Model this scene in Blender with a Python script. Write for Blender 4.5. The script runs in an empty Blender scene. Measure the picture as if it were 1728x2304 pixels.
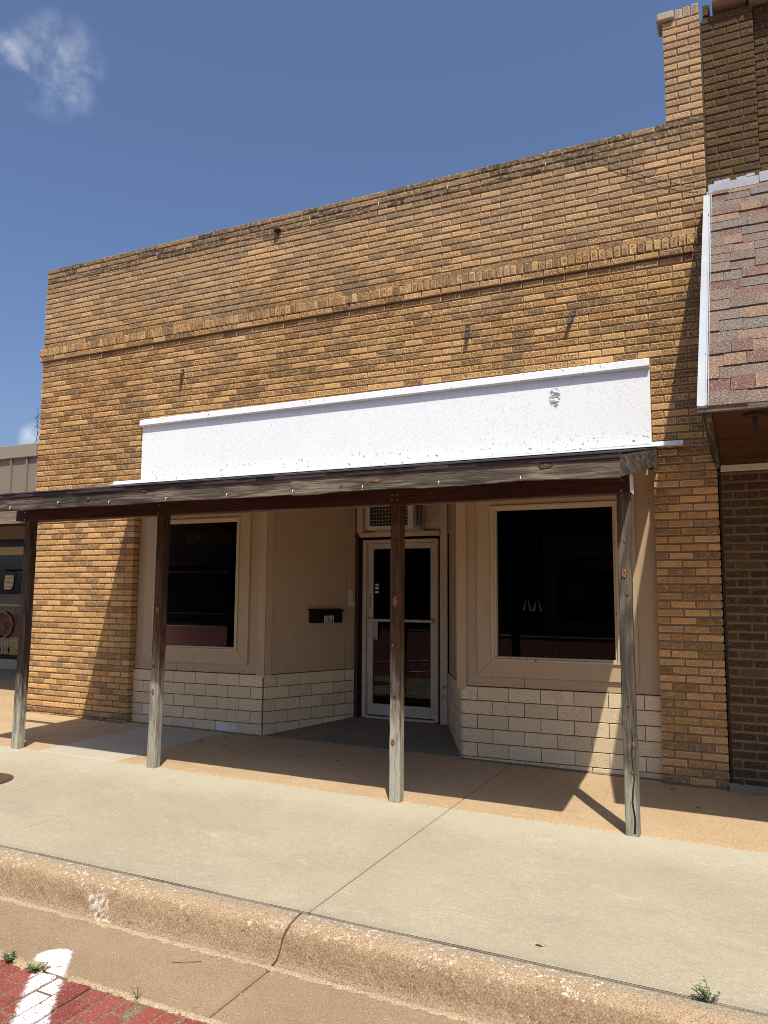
import bpy, math, random
from mathutils import Vector, Matrix
random.seed(11)
S = bpy.context.scene
R = random.uniform

# ------------------------------------------------------------------ camera, light, sky
def look_axes(p, y, r):
    F = Vector((-math.sin(y)*math.cos(p), math.cos(y)*math.cos(p), math.sin(p)))
    R0 = Vector((math.cos(y), math.sin(y), 0)); U0 = R0.cross(F)
    return R0*math.cos(r)+U0*math.sin(r), -R0*math.sin(r)+U0*math.cos(r), F
CAM = Vector((0.6874, -7.1698, 1.6149))
FPX = 1717.06
AR, AU, AF = look_axes(math.radians(6.0124), math.radians(25.0955), math.radians(0.3627))
cd = bpy.data.cameras.new('camera'); cam = bpy.data.objects.new('camera', cd)
S.collection.objects.link(cam); S.camera = cam
cam.matrix_world = Matrix(((AR.x, AU.x, -AF.x, CAM.x), (AR.y, AU.y, -AF.y, CAM.y), (AR.z, AU.z, -AF.z, CAM.z), (0, 0, 0, 1)))
cd.sensor_fit = 'VERTICAL'; cd.sensor_height = 36; cd.lens = 36*FPX/2304; cd.clip_start = .05; cd.clip_end = 2000

SUN = Vector((.27, -.465, 1)).normalized()
SUN_EL = math.asin(SUN.z); SUN_ROT = math.atan2(SUN.x, SUN.y)
W = bpy.data.worlds.new('World'); S.world = W; W.use_nodes = True
wt = W.node_tree; wt.nodes.clear()
def wn(t, **k):
    n = wt.nodes.new(t)
    for a, b in k.items(): setattr(n, a, b)
    return n
sky = wn('ShaderNodeTexSky', sky_type='NISHITA', sun_disc=False, sun_elevation=SUN_EL, sun_rotation=SUN_ROT,
         altitude=300, air_density=1.0, dust_density=4.0, ozone_density=6.0)
bg = wn('ShaderNodeBackground'); bg.inputs['Strength'].default_value = .10
wo = wn('ShaderNodeOutputWorld'); tc = wn('ShaderNodeTexCoord')
def wl(a, b): wt.links.new(a, b)
def wmath(op, a, b=None, clamp=False):
    n = wn('ShaderNodeMath', operation=op, use_clamp=clamp)
    for i, x in enumerate((a, b)):
        if x is None: continue
        if isinstance(x, (int, float)): n.inputs[i].default_value = x
        else: wl(x, n.inputs[i])
    return n.outputs[0]
# wispy fair-weather clouds: one drifting high on the left, one low puff, soft fbm edges
fb = wn('ShaderNodeTexNoise'); fb.inputs['Scale'].default_value = 17; fb.inputs['Detail'].default_value = 8; fb.inputs['Roughness'].default_value = .6; fb.inputs['Distortion'].default_value = .1
cm = wn('ShaderNodeMapping'); cm.inputs['Location'].default_value = (.3, .1, .0); wl(tc.outputs['Generated'], cm.inputs['Vector']); wl(cm.outputs[0], fb.inputs['Vector'])
cloud = None
for d, ang, amp in (((-.638, .534, .553), 3.4, .34), ((-.670, .503, .545), 1.9, .5), ((-.752, .634, .178), 1.4, .75), ((.3, -.8, .45), 10, .6), ((.8, .3, .5), 9, .6), ((-.85, -.3, .42), 9, .6)):
    dv = wn('ShaderNodeVectorMath', operation='DOT_PRODUCT'); wl(tc.outputs['Generated'], dv.inputs[0]); dv.inputs[1].default_value = Vector(d).normalized()
    mr = wn('ShaderNodeMapRange', interpolation_type='SMOOTHSTEP'); wl(dv.outputs['Value'], mr.inputs['Value'])
    mr.inputs['From Min'].default_value = math.cos(math.radians(ang)); mr.inputs['From Max'].default_value = math.cos(math.radians(ang*.35))
    mr.inputs['To Max'].default_value = 1
    nr_ = wn('ShaderNodeMapRange', interpolation_type='SMOOTHSTEP'); wl(fb.outputs['Fac'], nr_.inputs['Value']); nr_.inputs['From Min'].default_value = .40; nr_.inputs['From Max'].default_value = .74
    m_ = wmath('MULTIPLY', wmath('MULTIPLY', mr.outputs['Result'], nr_.outputs['Result']), amp)
    cloud = m_ if cloud is None else wmath('MAXIMUM', cloud, m_)
mx = wn('ShaderNodeMix', data_type='RGBA'); tn = wn('ShaderNodeMix', data_type='RGBA', blend_type='MULTIPLY'); tn.inputs[0].default_value = 1; wl(sky.outputs[0], tn.inputs[6]); tn.inputs[7].default_value = (1.17, 1.15, 1.20, 1)
wl(cloud, mx.inputs[0]); wl(tn.outputs[2], mx.inputs[6]); mx.inputs[7].default_value = (8.2, 8.4, 9.0, 1)
wl(mx.outputs[2], bg.inputs['Color']); wl(bg.outputs[0], wo.inputs[0])
sl = bpy.data.lights.new('sun', 'SUN'); sl.energy = 4.5; sl.angle = math.radians(.53); sl.color = (1, .955, .87)
so = bpy.data.objects.new('sun', sl); S.collection.objects.link(so); so.location = (4, -8, 14)
so.rotation_euler = SUN.to_track_quat('Z', 'Y').to_euler()
S.view_settings.view_transform = 'Standard'; S.view_settings.look = 'None'
S.view_settings.exposure = 0.25; S.view_settings.gamma = 1; S.view_settings.use_curve_mapping = False

S.render.engine = 'CYCLES'; S.cycles.filter_width = .95; S.cycles.use_denoising = True; S.cycles.denoising_prefilter = 'NONE'; S.cycles.adaptive_threshold = .004; S.cycles.sample_clamp_indirect = 2.0; S.cycles.sampling_pattern = 'BLUE_NOISE'

# ------------------------------------------------------------------ node helpers
class NT:
    def __init__(s, name):
        s.m = bpy.data.materials.new(name); s.m.use_nodes = True
        s.t = s.m.node_tree; s.b = s.t.nodes['Principled BSDF']; s.pos = s.n('ShaderNodeNewGeometry').outputs['Position']
    def n(s, t, **k):
        x = s.t.nodes.new(t)
        for a, b in k.items(): setattr(x, a, b)
        return x
    def put(s, sock, v):
        if isinstance(v, (int, float)): sock.default_value = v
        elif isinstance(v, tuple): sock.default_value = v if len(v) == len(sock.default_value) else tuple(v)+(1,)
        else: s.t.links.new(v, sock)
    def vec(s, scale=(1, 1, 1), src=None, off=(0, 0, 0)):
        m = s.n('ShaderNodeMapping'); s.put(m.inputs['Vector'], src or s.pos); m.inputs['Scale'].default_value = scale; m.inputs['Location'].default_value = off
        return m.outputs[0]
    def noise(s, scale, detail=3, rough=.55, vec=None, dist=0):
        x = s.n('ShaderNodeTexNoise'); s.put(x.inputs['Vector'], vec or s.pos)
        x.inputs['Scale'].default_value = scale; x.inputs['Detail'].default_value = detail; x.inputs['Roughness'].default_value = rough; x.inputs['Distortion'].default_value = dist
        return x.outputs['Fac']
    def vor(s, scale, vec=None, feature='F1', out='Distance', rnd=1):
        x = s.n('ShaderNodeTexVoronoi', feature=feature); s.put(x.inputs['Vector'], vec or s.pos); x.inputs['Scale'].default_value = scale; x.inputs['Randomness'].default_value = rnd
        return x.outputs[out]
    def ramp(s, v, a, b, lo=0., hi=1.):
        x = s.n('ShaderNodeMapRange', interpolation_type='SMOOTHSTEP'); s.put(x.inputs['Value'], v)
        x.inputs['From Min'].default_value = a; x.inputs['From Max'].default_value = b; x.inputs['To Min'].default_value = lo; x.inputs['To Max'].default_value = hi
        return x.outputs['Result']
    def mix(s, f, a, b, mode='MIX'):
        x = s.n('ShaderNodeMix', data_type='RGBA', blend_type=mode, clamp_factor=True); s.put(x.inputs[0], f); s.put(x.inputs[6], a); s.put(x.inputs[7], b)
        return x.outputs[2]
    def math(s, op, a, b=0., clamp=False):
        x = s.n('ShaderNodeMath', operation=op, use_clamp=clamp); s.put(x.inputs[0], a); s.put(x.inputs[1], b)
        return x.outputs[0]
    def tone(s):
        a = s.n('ShaderNodeAttribute', attribute_name='tone'); sp = s.n('ShaderNodeSeparateColor'); s.put(sp.inputs[0], a.outputs['Color'])
        return sp.outputs[0], sp.outputs[1], sp.outputs[2]
    def sep(s, v=None):
        x = s.n('ShaderNodeSeparateXYZ'); s.put(x.inputs[0], v or s.pos); return x.outputs
    def done(s, col, rough=.8, bump=None, bs=.5, bd=.004, metal=0., spec=.3):
        s.put(s.b.inputs['Base Color'], col); s.put(s.b.inputs['Roughness'], rough); s.put(s.b.inputs['Metallic'], metal)
        s.b.inputs['Specular IOR Level'].default_value = spec
        if bump is not None:
            x = s.n('ShaderNodeBump'); x.inputs['Strength'].default_value = bs; x.inputs['Distance'].default_value = bd
            s.put(x.inputs['Height'], bump); s.put(s.b.inputs['Normal'], x.outputs[0])
        return s.m

def m_brick(name, light, dark, pit, pits=.8, burnt=(.15, .10, .06), weather=False):
    k = NT(name); r, g, b = k.tone(); al = k.n('ShaderNodeAttribute', attribute_name='tone').outputs['Alpha']
    c = k.mix(r, light, dark)
    c = k.mix(k.ramp(g, .60, .84, 0, .65), c, burnt)
    c = k.mix(k.ramp(k.noise(7, 3), .35, .7, 0, .25), c, dark)
    c = k.mix(k.ramp(k.noise(19, 2), .5, .7, 0, .3), c, tuple(min(1, x*1.3) for x in light))
    n1 = k.noise(74, 5, .72, k.vec((1, 1, 1.15)))
    p = k.ramp(n1, .46, .53)
    p = k.math('MULTIPLY', p, k.ramp(k.sep()[2], 2.2, 3.3, .35, 1) if weather else 1.0)  # fewer pits low down: smoother sheltered brick, and shaded pilaster lightened by colour
    p = k.math('MULTIPLY', p, k.ramp(g, 0, .35, .35, 1)); p = k.math('MULTIPLY', p, k.ramp(al, .1, .9, .25, 1))
    c = k.mix(k.math('MULTIPLY', p, pits), c, pit)
    c = k.mix(k.math('MULTIPLY', k.ramp(k.noise(52, 3, .6), .58, .70), .5), c, tuple(min(1, x*1.5) for x in light))
    c = k.mix(k.ramp(al, .6, .1, 0, .15), c, tuple(min(1, x*1.25) for x in light))
    if weather:
        wz = k.math('ADD', k.sep()[2], k.math('MULTIPLY', k.math('SUBTRACT', k.noise(.9, 4, .6), .5), 3.0))
        c = k.mix(k.ramp(wz, 4.0, 6.2, 0, .42), c, (.48, .385, .25))
        st = k.math('MULTIPLY', k.ramp(k.noise(1.6, 5, .65, k.vec((1.6, 1, .45))), .56, .72), k.ramp(wz, 4.6, 6.6, .10, .6))
        c = k.mix(st, c, (.13, .10, .07))
    c = k.mix(k.math('MULTIPLY', b, k.ramp(k.noise(26, 4), .25, .6), True), c, (.055, .045, .035))
    return k.done(c, .92, k.math('SUBTRACT', 1, n1), .8, .008, spec=.15)
M = {}
M['brick'] = m_brick('tan_wirecut_brick', (.80, .49, .205), (.46, .245, .085), (.08, .037, .012), .92, weather=True)
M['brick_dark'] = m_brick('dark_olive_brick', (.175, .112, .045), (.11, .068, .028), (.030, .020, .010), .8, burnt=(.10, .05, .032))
def m_mortar(name, a, b):
    k = NT(name); c = k.mix(k.noise(3, 4), a, b); c = k.mix(k.ramp(k.noise(70, 3), .4, .7, 0, .5), c, tuple(x*.6 for x in b))
    return k.done(c, .95, k.noise(80, 3), .6, .006)
M['mortar'] = m_mortar('grey_mortar', (.30, .24, .165), (.18, .135, .09))
M['mortar_low'] = m_mortar('pale_brown_mortar', (.27, .205, .15), (.20, .15, .11))
M['mortar_dark'] = m_mortar('brown_mortar', (.10, .08, .055), (.06, .045, .03))
def m_paint(name, col, var=.12, dirt=(.2, .15, .1), grain=True, rough=.55, chips=0, under=(.1, .08, .07), bs=.15):
    k = NT(name); c = k.mix(k.ramp(k.noise(2.2, 4), .3, .75, 0, var), col, tuple(x*.62 for x in col))
    c = k.mix(k.ramp(k.noise(5, 5, .6, k.vec((3, 3, .5))), .55, .8, 0, .25), c, dirt)
    c = k.mix(k.ramp(k.vor(7), .05, .018, 0, .75), c, tuple(x*.3 for x in dirt))
    h = k.noise(60, 3, .6, k.vec((1, 1, .35)))
    if chips:
        e = k.noise(34, 5, .62, k.vec((1, 1, .5))); big = k.noise(3.1, 2)
        f = k.ramp(k.math('ADD', e, k.math('MULTIPLY', big, .22)), .80-chips, .83-chips)
        c = k.mix(f, c, under)
    return k.done(c, rough, h, bs, .004)
M['tan'] = m_paint('tan_panel_paint', (.47, .35, .22), .16)
M['tan_trim'] = m_paint('tan_trim_paint', (.50, .375, .235), .1)
M['cream'] = m_paint('cream_trim_paint', (.56, .46, .31), .1, chips=.03)
M['peel'] = m_paint('peeling_pale_paint', (.58, .50, .36), .2, chips=.06, under=(.16, .11, .07))
M['dark_red'] = m_paint('dark_red_edge_paint', (.09, .03, .02), .3)
def m_sign():
    k = NT('white_sign_paint'); x, y, z = k.sep()
    c = k.mix(k.ramp(k.noise(1.6, 4), .3, .75, 0, .35), (.89, .895, .87), (.83, .835, .81))
    fleck = k.ramp(k.noise(62, 4, .75, k.vec((1, 1, .45))), .60, .68)
    dens = k.ramp(k.noise(1.1, 3), .3, .6, .25, .9)
    c = k.mix(k.math('MULTIPLY', fleck, dens), c, (.42, .42, .41))
    low = k.ramp(z, 3.16, 2.96)
    fl2 = k.ramp(k.noise(22, 6, .7, k.vec((1, 1, 1.3))), .585, .62)
    c = k.mix(k.math('MULTIPLY', k.math('MULTIPLY', fl2, low), k.ramp(k.noise(2.3, 2), .36, .50)), c, (.08, .075, .07))
    # one patch of old lettering ghost flaking through the paint
    d = k.n('ShaderNodeVectorMath', operation='DISTANCE'); k.put(d.inputs[0], k.vec((1.2, 0, .62))); d.inputs[1].default_value = (-.865*1.2, 0, 3.47*.62)
    g = k.ramp(d.outputs['Value'], .075, .05)
    st = k.ramp(k.noise(15, 4, .6, k.vec((1, 1, 3.2))), .46, .51)
    c = k.mix(k.math('MULTIPLY', g, st), c, (.24, .22, .22))
    w = k.ramp(k.noise(30, 4, .6, k.vec((1, 1, .12))), .5, .75, 0, .12); c = k.mix(w, c, (.55, .56, .58))
    return k.done(c, .75, k.noise(55, 4, .65, k.vec((1, 1, .5))), .5, .006)
M['sign'] = m_sign()
M['white_trim'] = m_paint('white_wood_trim', (.84, .84, .82), .1, dirt=(.4, .4, .42), chips=.06, under=(.38, .37, .36))
M['galv'] = m_paint('galvanised_flashing', (.42, .44, .45), .3, dirt=(.35, .36, .38), rough=.42)
M['white_metal'] = m_paint('white_painted_metal', (.66, .62, .54), .12, rough=.4)
def m_tile():
    k = NT('beige_speckled_tile'); r, g, b = k.tone()
    c = k.mix(r, (.84, .68, .435), (.70, .56, .355))
    sp = k.ramp(k.noise(120, 3, .6), .46, .58); c = k.mix(k.math('MULTIPLY', sp, k.math('SUBTRACT', .55, k.math('MULTIPLY', g, .55))), c, (.33, .235, .135))
    c = k.mix(k.math('MULTIPLY', b, k.ramp(k.noise(9, 4), .3, .6)), c, (.72, .72, .70))
    c = k.mix(k.ramp(k.noise(4, 5, .65), .55, .8, 0, .3), c, (.22, .15, .09))
    return k.done(c, .5, k.noise(90, 2), .12, .002)
M['tile'] = m_tile(); M['grout'] = m_paint('dark_grout', (.22, .155, .10), .3)
def m_wood(name, axis, c1, c2, c3, knots=.5, weather=None, rough=.85, spec=.2, rel=.6, knot=(.34, .145, .045), stain=.75):
    """grain runs along axis; weather = (z_low, z_high, pale colour) turns the foot of a post grey"""
    k = NT(name)
    al = lambda f: k.vec(tuple(f if i == axis else 1 for i in range(3)))
    kn = None
    if knots:
        ks = [4.5, 4.5, 4.5]; ks[axis] = 1.7
        vv = k.n('ShaderNodeTexVoronoi'); k.put(vv.inputs['Vector'], k.vec(tuple(ks))); vv.inputs['Scale'].default_value = 1
        pick = k.ramp(k.sep(vv.outputs['Color'])[0], knots+.02, knots-.02); kn = k.math('ADD', vv.outputs['Distance'], k.math('MULTIPLY', k.math('SUBTRACT', 1, pick), 2))
    ph = k.math('ADD', k.math('MULTIPLY', k.noise(6, 2, .5, al(.10)), 9), k.math('MULTIPLY', k.noise(30, 2, .6, al(.06)), 1.2))
    if kn is not None: ph = k.math('ADD', ph, k.math('MULTIPLY', k.ramp(kn, .5, .0), 3.0))
    ring = k.math('PINGPONG', ph, .5); ring = k.math('MULTIPLY', ring, 2)
    fine = k.noise(150, 4, .7, al(.035)); mid = k.noise(42, 3, .6, al(.03))
    c = k.mix(k.ramp(ring, .15, .85, .0, 1.), c1, c2)
    c = k.mix(k.ramp(mid, .44, .66, 0, .6), c, c2)
    c = k.mix(k.ramp(fine, .50, .62, 0, .7), c, c3)
    c = k.mix(k.ramp(k.noise(2.2, 4, .65, al(.3)), .45, .70, 0, stain), c, c3)
    if weather:
        z = k.sep()[2]; zz = k.math('ADD', z, k.math('MULTIPLY', k.math('SUBTRACT', k.noise(9, 4, .65, k.vec((2.2, 2.2, .35))), .5), 1.9))
        f = k.ramp(zz, weather[0], weather[1], 1, 0)
        pale = k.mix(k.ramp(mid, .38, .66), weather[2], tuple(x*.6 for x in weather[2]))
        pale = k.mix(k.ramp(fine, .50, .63, 0, .6), pale, tuple(x*.28 for x in weather[2]))
        c = k.mix(f, c, pale)
    if kn is not None:
        c = k.mix(k.ramp(kn, .20, .10, 0, .85), c, knot); c = k.mix(k.ramp(k.math('ABSOLUTE', k.math('SUBTRACT', kn, .12)), .03, .0, 0, .8), c, c3); c = k.mix(k.ramp(kn, .05, .02), c, (.05, .025, .012))
    h = k.math('ADD', k.math('MULTIPLY', ring, .35), k.math('MULTIPLY', fine, .9))
    return k.done(c, rough, h, rel, .005, spec=spec)
M['post'] = m_wood('weathered_post_wood', 2, (.135, .074, .036), (.075, .040, .021), (.030, .018, .012), .34, weather=(.25, 1.2, (.43, .40, .32)))
M['post_grey'] = m_wood('grey_weathered_post_wood', 2, (.175, .15, .105), (.09, .074, .052), (.035, .028, .021), .3, weather=(.05, .8, (.37, .355, .27)), knot=(.38, .20, .08))
M['post_dark'] = m_wood('dark_stained_post_wood', 2, (.125, .092, .066), (.062, .044, .032), (.028, .02, .015), .3, weather=(.10, .9, (.44, .415, .33)), knot=(.09, .06, .045))
M['beam'] = m_wood('dark_red_stained_beam', 0, (.085, .032, .021), (.055, .020, .014), (.030, .013, .010), 0, rough=.6, rel=.25)
M['beam_grey'] = m_wood('bare_grey_beam', 0, (.30, .245, .19), (.20, .16, .12), (.12, .09, .07), 0)
M['fascia'] = m_wood('weathered_fascia_board', 0, (.25, .208, .145), (.115, .092, .066), (.030, .024, .020), .25, rel=.9, knot=(.10, .075, .055), stain=.95)
M['fascia_end'] = m_wood('weathered_rake_board', 1, (.20, .17, .135), (.08, .065, .05), (.03, .025, .02), .4, rel=.8, knot=(.10, .075, .055))
M['ply'] = m_wood('stained_plywood', 0, (.115, .044, .014), (.068, .023, .009), (.022, .009, .006), 0, rough=.7, rel=.2)
M['drip'] = m_paint('maroon_metal_drip_edge', (.055, .036, .036), .3, rough=.5)
M['roofing'] = m_paint('black_rolled_roofing', (.05, .05, .052), .3, rough=.9)
def m_conc(name, a, b, speck, stone, sp=.5, st=.25, wear=None, pits=.35):
    k = NT(name)
    c = k.mix(k.ramp(k.noise(.9, 5, .6), .32, .7), a, b)
    c = k.mix(k.ramp(k.noise(4.5, 6, .68), .42, .72, 0, .5), c, b)
    c = k.mix(k.ramp(k.noise(2.6, 5, .65, k.vec((.5, 1.8, 1))), .54, .76, 0, .4), c, speck)
    c = k.mix(k.ramp(k.noise(3.7, 5, .7), .60, .76, 0, .4), c, stone)
    if wear: c = wear(k, c)
    g1 = k.noise(135, 4, .75); g2 = k.noise(75, 4, .7)
    c = k.mix(k.math('MULTIPLY', k.ramp(g1, .50, .60), sp), c, speck)
    c = k.mix(k.math('MULTIPLY', k.ramp(g1, .46, .36), sp*.7), c, stone)
    c = k.mix(k.math('MULTIPLY', k.ramp(g2, .60, .68), st), c, stone)
    c = k.mix(k.math('MULTIPLY', k.ramp(g2, .37, .31), pits), c, tuple(x*.35 for x in speck))
    h = k.math('ADD', k.math('MULTIPLY', g1, 1), k.math('MULTIPLY', g2, .6))
    return k.done(c, .9, h, .5, .004, spec=.2)
def kerb_wear(k, c):
    x, y, z = k.sep(); z = k.math('ADD', z, k.math('MULTIPLY', x, .007)); w = k.math('ADD', z, k.math('MULTIPLY', k.math('SUBTRACT', k.noise(6, 5, .7), .5), .075))
    c = k.mix(k.ramp(w, -.04, -.012, 0, .6), c, (.47, .34, .205))                       # scuffed pale top
    c = k.mix(k.math('MULTIPLY', k.ramp(w, -.10, -.125), .6), c, (.30, .22, .14))         # grey-brown towards the foot
    c = k.mix(k.math('MULTIPLY', k.ramp(k.math('ADD', y, k.math('MULTIPLY', k.math('SUBTRACT', k.noise(4, 5, .7), .5), .16)), -3.77, -3.72), .75), c, (.30, .27, .21))   # cement wash along the joint
    c = k.mix(k.math('MULTIPLY', k.math('MULTIPLY', k.ramp(k.noise(40, 3, .7), .56, .62), k.ramp(w, -.06, -.02)), k.ramp(k.noise(1.8, 3), .42, .6)), c, (.68, .58, .43))
    pb = k.ramp(k.math('ADD', k.math('ABSOLUTE', k.math('ADD', k.math('ADD', x, 2.615), k.math('MULTIPLY', z, .9))), k.math('MULTIPLY', k.math('SUBTRACT', k.noise(30, 4, .7), .5), .06)), .085, .06)
    pb = k.math('MULTIPLY', pb, k.math('MULTIPLY', k.ramp(w, -.02, -.07), k.ramp(k.noise(34, 5, .7), .42, .60)))
    c = k.mix(k.math('MULTIPLY', pb, .8), c, (.66, .60, .50))                            # remains of a painted parking line
    pt = k.math('MULTIPLY', k.ramp(k.noise(48, 4, .7), .585, .63), k.math('MULTIPLY', k.ramp(w, -.03, -.05), k.ramp(k.noise(2.6, 2), .38, .55)))
    c = k.mix(k.math('MULTIPLY', pt, .85), c, (.13, .06, .025))
    return c
def gutter_wear(k, c):
    x, y, z = k.sep()
    s_ = k.math('ADD', k.math('MULTIPLY', k.math('ADD', x, 2.262), .772), k.math('MULTIPLY', k.math('ADD', y, 4.475), .635))
    t_ = k.math('SUBTRACT', k.math('MULTIPLY', k.math('ADD', x, 2.262), .635), k.math('MULTIPLY', k.math('ADD', y, 4.475), .772))
    e_ = k.math('MULTIPLY', k.math('MAXIMUM', k.math('SUBTRACT', -.175, t_), 0.0), 1.0)
    d = k.math('POWER', k.math('ADD', k.math('POWER', k.math('ABSOLUTE', s_), 2.6), k.math('POWER', e_, 2.6)), 1/2.6)
    f = k.ramp(k.math('ADD', d, k.math('MULTIPLY', k.math('SUBTRACT', k.noise(55, 4, .7), .5), .045)), .092, .066)
    return k.mix(k.math('MULTIPLY', f, k.ramp(k.noise(100, 3, .6), .30, .38)), c, (.82, .82, .80))
def walk_wear(k, c):
    x, y, z = k.sep()
    c = k.mix(k.ramp(k.noise(1.3, 6, .7, k.vec((1, 1.6, 1))), .50, .72, 0, .45), c, (.30, .25, .175))
    c = k.mix(k.ramp(k.noise(2.1, 5, .7, k.vec((.6, 1.4, 1), off=(3, 1, 0))), .60, .74, 0, .5), c, (.60, .55, .44))
    c = k.mix(k.math('MULTIPLY', k.ramp(k.math('ADD', y, k.math('MULTIPLY', k.math('SUBTRACT', k.noise(2.2, 5, .7), .5), .9)), -2.35, -1.7), .55), c, (.53, .48, .36))   # paler, less walked edge
    c = k.mix(k.math('MULTIPLY', k.ramp(k.noise(95, 2, .5, k.vec((.18, 1, 1))), .54, .66), .25), c, (.58, .52, .40))   # broomed finish
    c = k.mix(k.math('MULTIPLY', k.ramp(y, -3.60, -3.672), k.ramp(k.noise(5, 5, .7), .35, .62, .1, .6)), c, (.27, .23, .17))
    return k.mix(k.math('MULTIPLY', k.ramp(k.vor(19), .12, .06), k.ramp(k.noise(2, 2), .5, .65, 0, .6)), c, (.66, .60, .49))
M['pale'] = m_conc('pale_concrete', (.405, .352, .243), (.35, .297, .20), (.275, .226, .148), (.54, .48, .35), .55, .5, walk_wear, pits=.15)
M['red'] = m_conc('tan_red_concrete', (.50, .365, .215), (.42, .295, .165), (.28, .178, .092), (.76, .56, .32), .75, .55)
M['patch'] = m_conc('smooth_grey_patch_concrete', (.49, .435, .33), (.44, .39, .30), (.37, .325, .245), (.57, .52, .42), .25, .2, pits=.1)
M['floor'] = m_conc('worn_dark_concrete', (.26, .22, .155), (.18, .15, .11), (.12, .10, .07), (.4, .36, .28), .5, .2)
M['gutter'] = m_conc('gutter_concrete', (.325, .228, .142), (.27, .183, .11), (.19, .118, .064), (.50, .385, .25), .6, .45, gutter_wear)
M['kerb'] = m_conc('pitted_kerb_concrete', (.30, .205, .12), (.235, .152, .085), (.13, .072, .036), (.56, .43, .28), .7, .45, kerb_wear, pits=.85)
M['bed'] = m_paint('joint_dirt', (.045, .038, .03), .3)
M['earth'] = m_paint('town_ground', (.22, .17, .12), .3)
def m_paver():
    k = NT('red_street_brick'); r, g, b = k.tone()
    c = k.mix(r, (.25, .065, .045), (.165, .038, .028)); c = k.mix(k.ramp(k.noise(30, 4, .6), .5, .75, 0, .5), c, (.33, .12, .085))
    c = k.mix(k.math('MULTIPLY', k.ramp(k.noise(150, 2, .6), .60, .68), .7), c, (.5, .38, .30))
    c = k.mix(k.ramp(k.noise(6, 4), .58, .75, 0, .35), c, (.36, .22, .15))
    x, y, z = k.sep()
    # diagonal parking stripe sprayed over the bricks
    s = k.math('ADD', k.math('MULTIPLY', k.math('ADD', x, 2.26), .772), k.math('MULTIPLY', k.math('ADD', y, 4.475), .635))
    f = k.ramp(k.math('ADD', k.math('ABSOLUTE', s), k.math('MULTIPLY', k.math('SUBTRACT', k.noise(45, 4, .7), .5), .06)), .086, .052)
    f = k.math('MULTIPLY', f, k.ramp(k.noise(80, 4, .7), .36, .46))
    c = k.mix(f, c, (.82, .82, .80))
    return k.done(c, .85, k.noise(60, 4, .6), .45, .006, spec=.2)
M['paver'] = m_paver(); M['joint'] = m_conc('paver_joint_fill', (.22, .15, .09), (.13, .09, .055), (.08, .05, .035), (.5, .4, .28), .8, .6)
def m_road():
    k = NT('brick_paved_road'); bt = k.n('ShaderNodeTexBrick'); k.put(bt.inputs['Vector'], k.vec((4.8, 4.8, 1))); bt.inputs['Scale'].default_value = 1
    bt.inputs['Color1'].default_value = (.22, .058, .042, 1); bt.inputs['Color2'].default_value = (.16, .04, .03, 1); bt.inputs['Mortar'].default_value = (.25, .18, .13, 1); bt.inputs['Mortar Size'].default_value = .03
    bt.inputs['Row Height'].default_value = .5; bt.inputs['Brick Width'].default_value = 1
    return k.done(bt.outputs['Color'], .85, k.noise(40, 3), .3)
M['road'] = m_road()
M['sand'] = m_conc('sandy_joint_fill', (.44, .325, .195), (.35, .255, .15), (.20, .135, .075), (.72, .57, .36), .8, .7)
def m_roadpaint():
    k = NT('white_road_paint'); n = k.noise(70, 4, .65)
    c = k.mix(k.ramp(n, .34, .42), (.42, .32, .22), (.84, .84, .82)); return k.done(c, .8, n, .3)
M['roadpaint'] = m_roadpaint()
def m_kerbpaint():
    k = NT('faded_kerb_paint'); n = k.noise(38, 5, .7)
    c = k.mix(k.ramp(n, .46, .60), (.40, .27, .155), (.62, .56, .45)); return k.done(c, .9, n, .3)
M['kerbpaint'] = m_kerbpaint()
def m_shingle():
    k = NT('asphalt_shingle'); r, g, b = k.tone()
    c = k.mix(k.ramp(r, .0, .40), (.150, .108, .085), (.20, .148, .112)); c = k.mix(k.ramp(r, .44, .46), c, (.27, .165, .10)); c = k.mix(k.ramp(r, .60, .62), c, (.155, .075, .06)); c = k.mix(k.ramp(r, .78, .80), c, (.155, .142, .125))
    c = k.mix(k.math('MULTIPLY', g, .3), c, (.25, .185, .135))
    gr = k.noise(120, 3, .8); c = k.mix(k.ramp(gr, .47, .55, 0, .8), c, (.045, .032, .028)); c = k.mix(k.ramp(k.noise(130, 3, .8), .57, .63, 0, .8), c, (.56, .46, .36))
    return k.done(c, .95, gr, .5, .003, spec=.15)
M['shingle'] = m_shingle()
def m_knot():
    k = NT('pine_knot'); r, g, b = k.tone(); n = k.noise(70, 4, .7)
    c = k.mix(r, (.085, .06, .042), (.34, .145, .04)); c = k.mix(k.ramp(n, .40, .62, 0, .85), c, (.045, .024, .013)); c = k.mix(k.ramp(k.noise(130, 2, .6), .56, .66, 0, .6), c, (.55, .30, .10))
    c = k.mix(k.ramp(k.math('ADD', g, k.math('MULTIPLY', k.math('SUBTRACT', n, .5), .8)), .55, .2), c, (.06, .038, .024))
    return k.done(c, .8, n, .7, .006)
M['knot'] = m_knot()
def plain(name, col, rough=.5, metal=0., spec=.4):
    k = NT(name); c = k.mix(k.ramp(k.noise(9, 4), .35, .75, 0, .35), col, tuple(x*.6 for x in col))
    return k.done(c, rough, k.noise(70, 2), .08, .002, metal, spec)
M['alu'] = plain('painted_aluminium', (.52, .475, .395), .38)
M['bar'] = plain('pale_push_bar', (.46, .42, .36), .35)
M['black'] = plain('black_gap', (.008, .007, .007), .7)
M['mailbox'] = plain('black_mailbox', (.005, .005, .0055), .5, 0., .2)
M['plate'] = plain('white_number_plate', (.60, .59, .55), .4)
M['ink'] = plain('black_ink', (.010, .010, .010), .5)
M['iron'] = plain('dark_iron', (.045, .037, .033), .6, .3)
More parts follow.
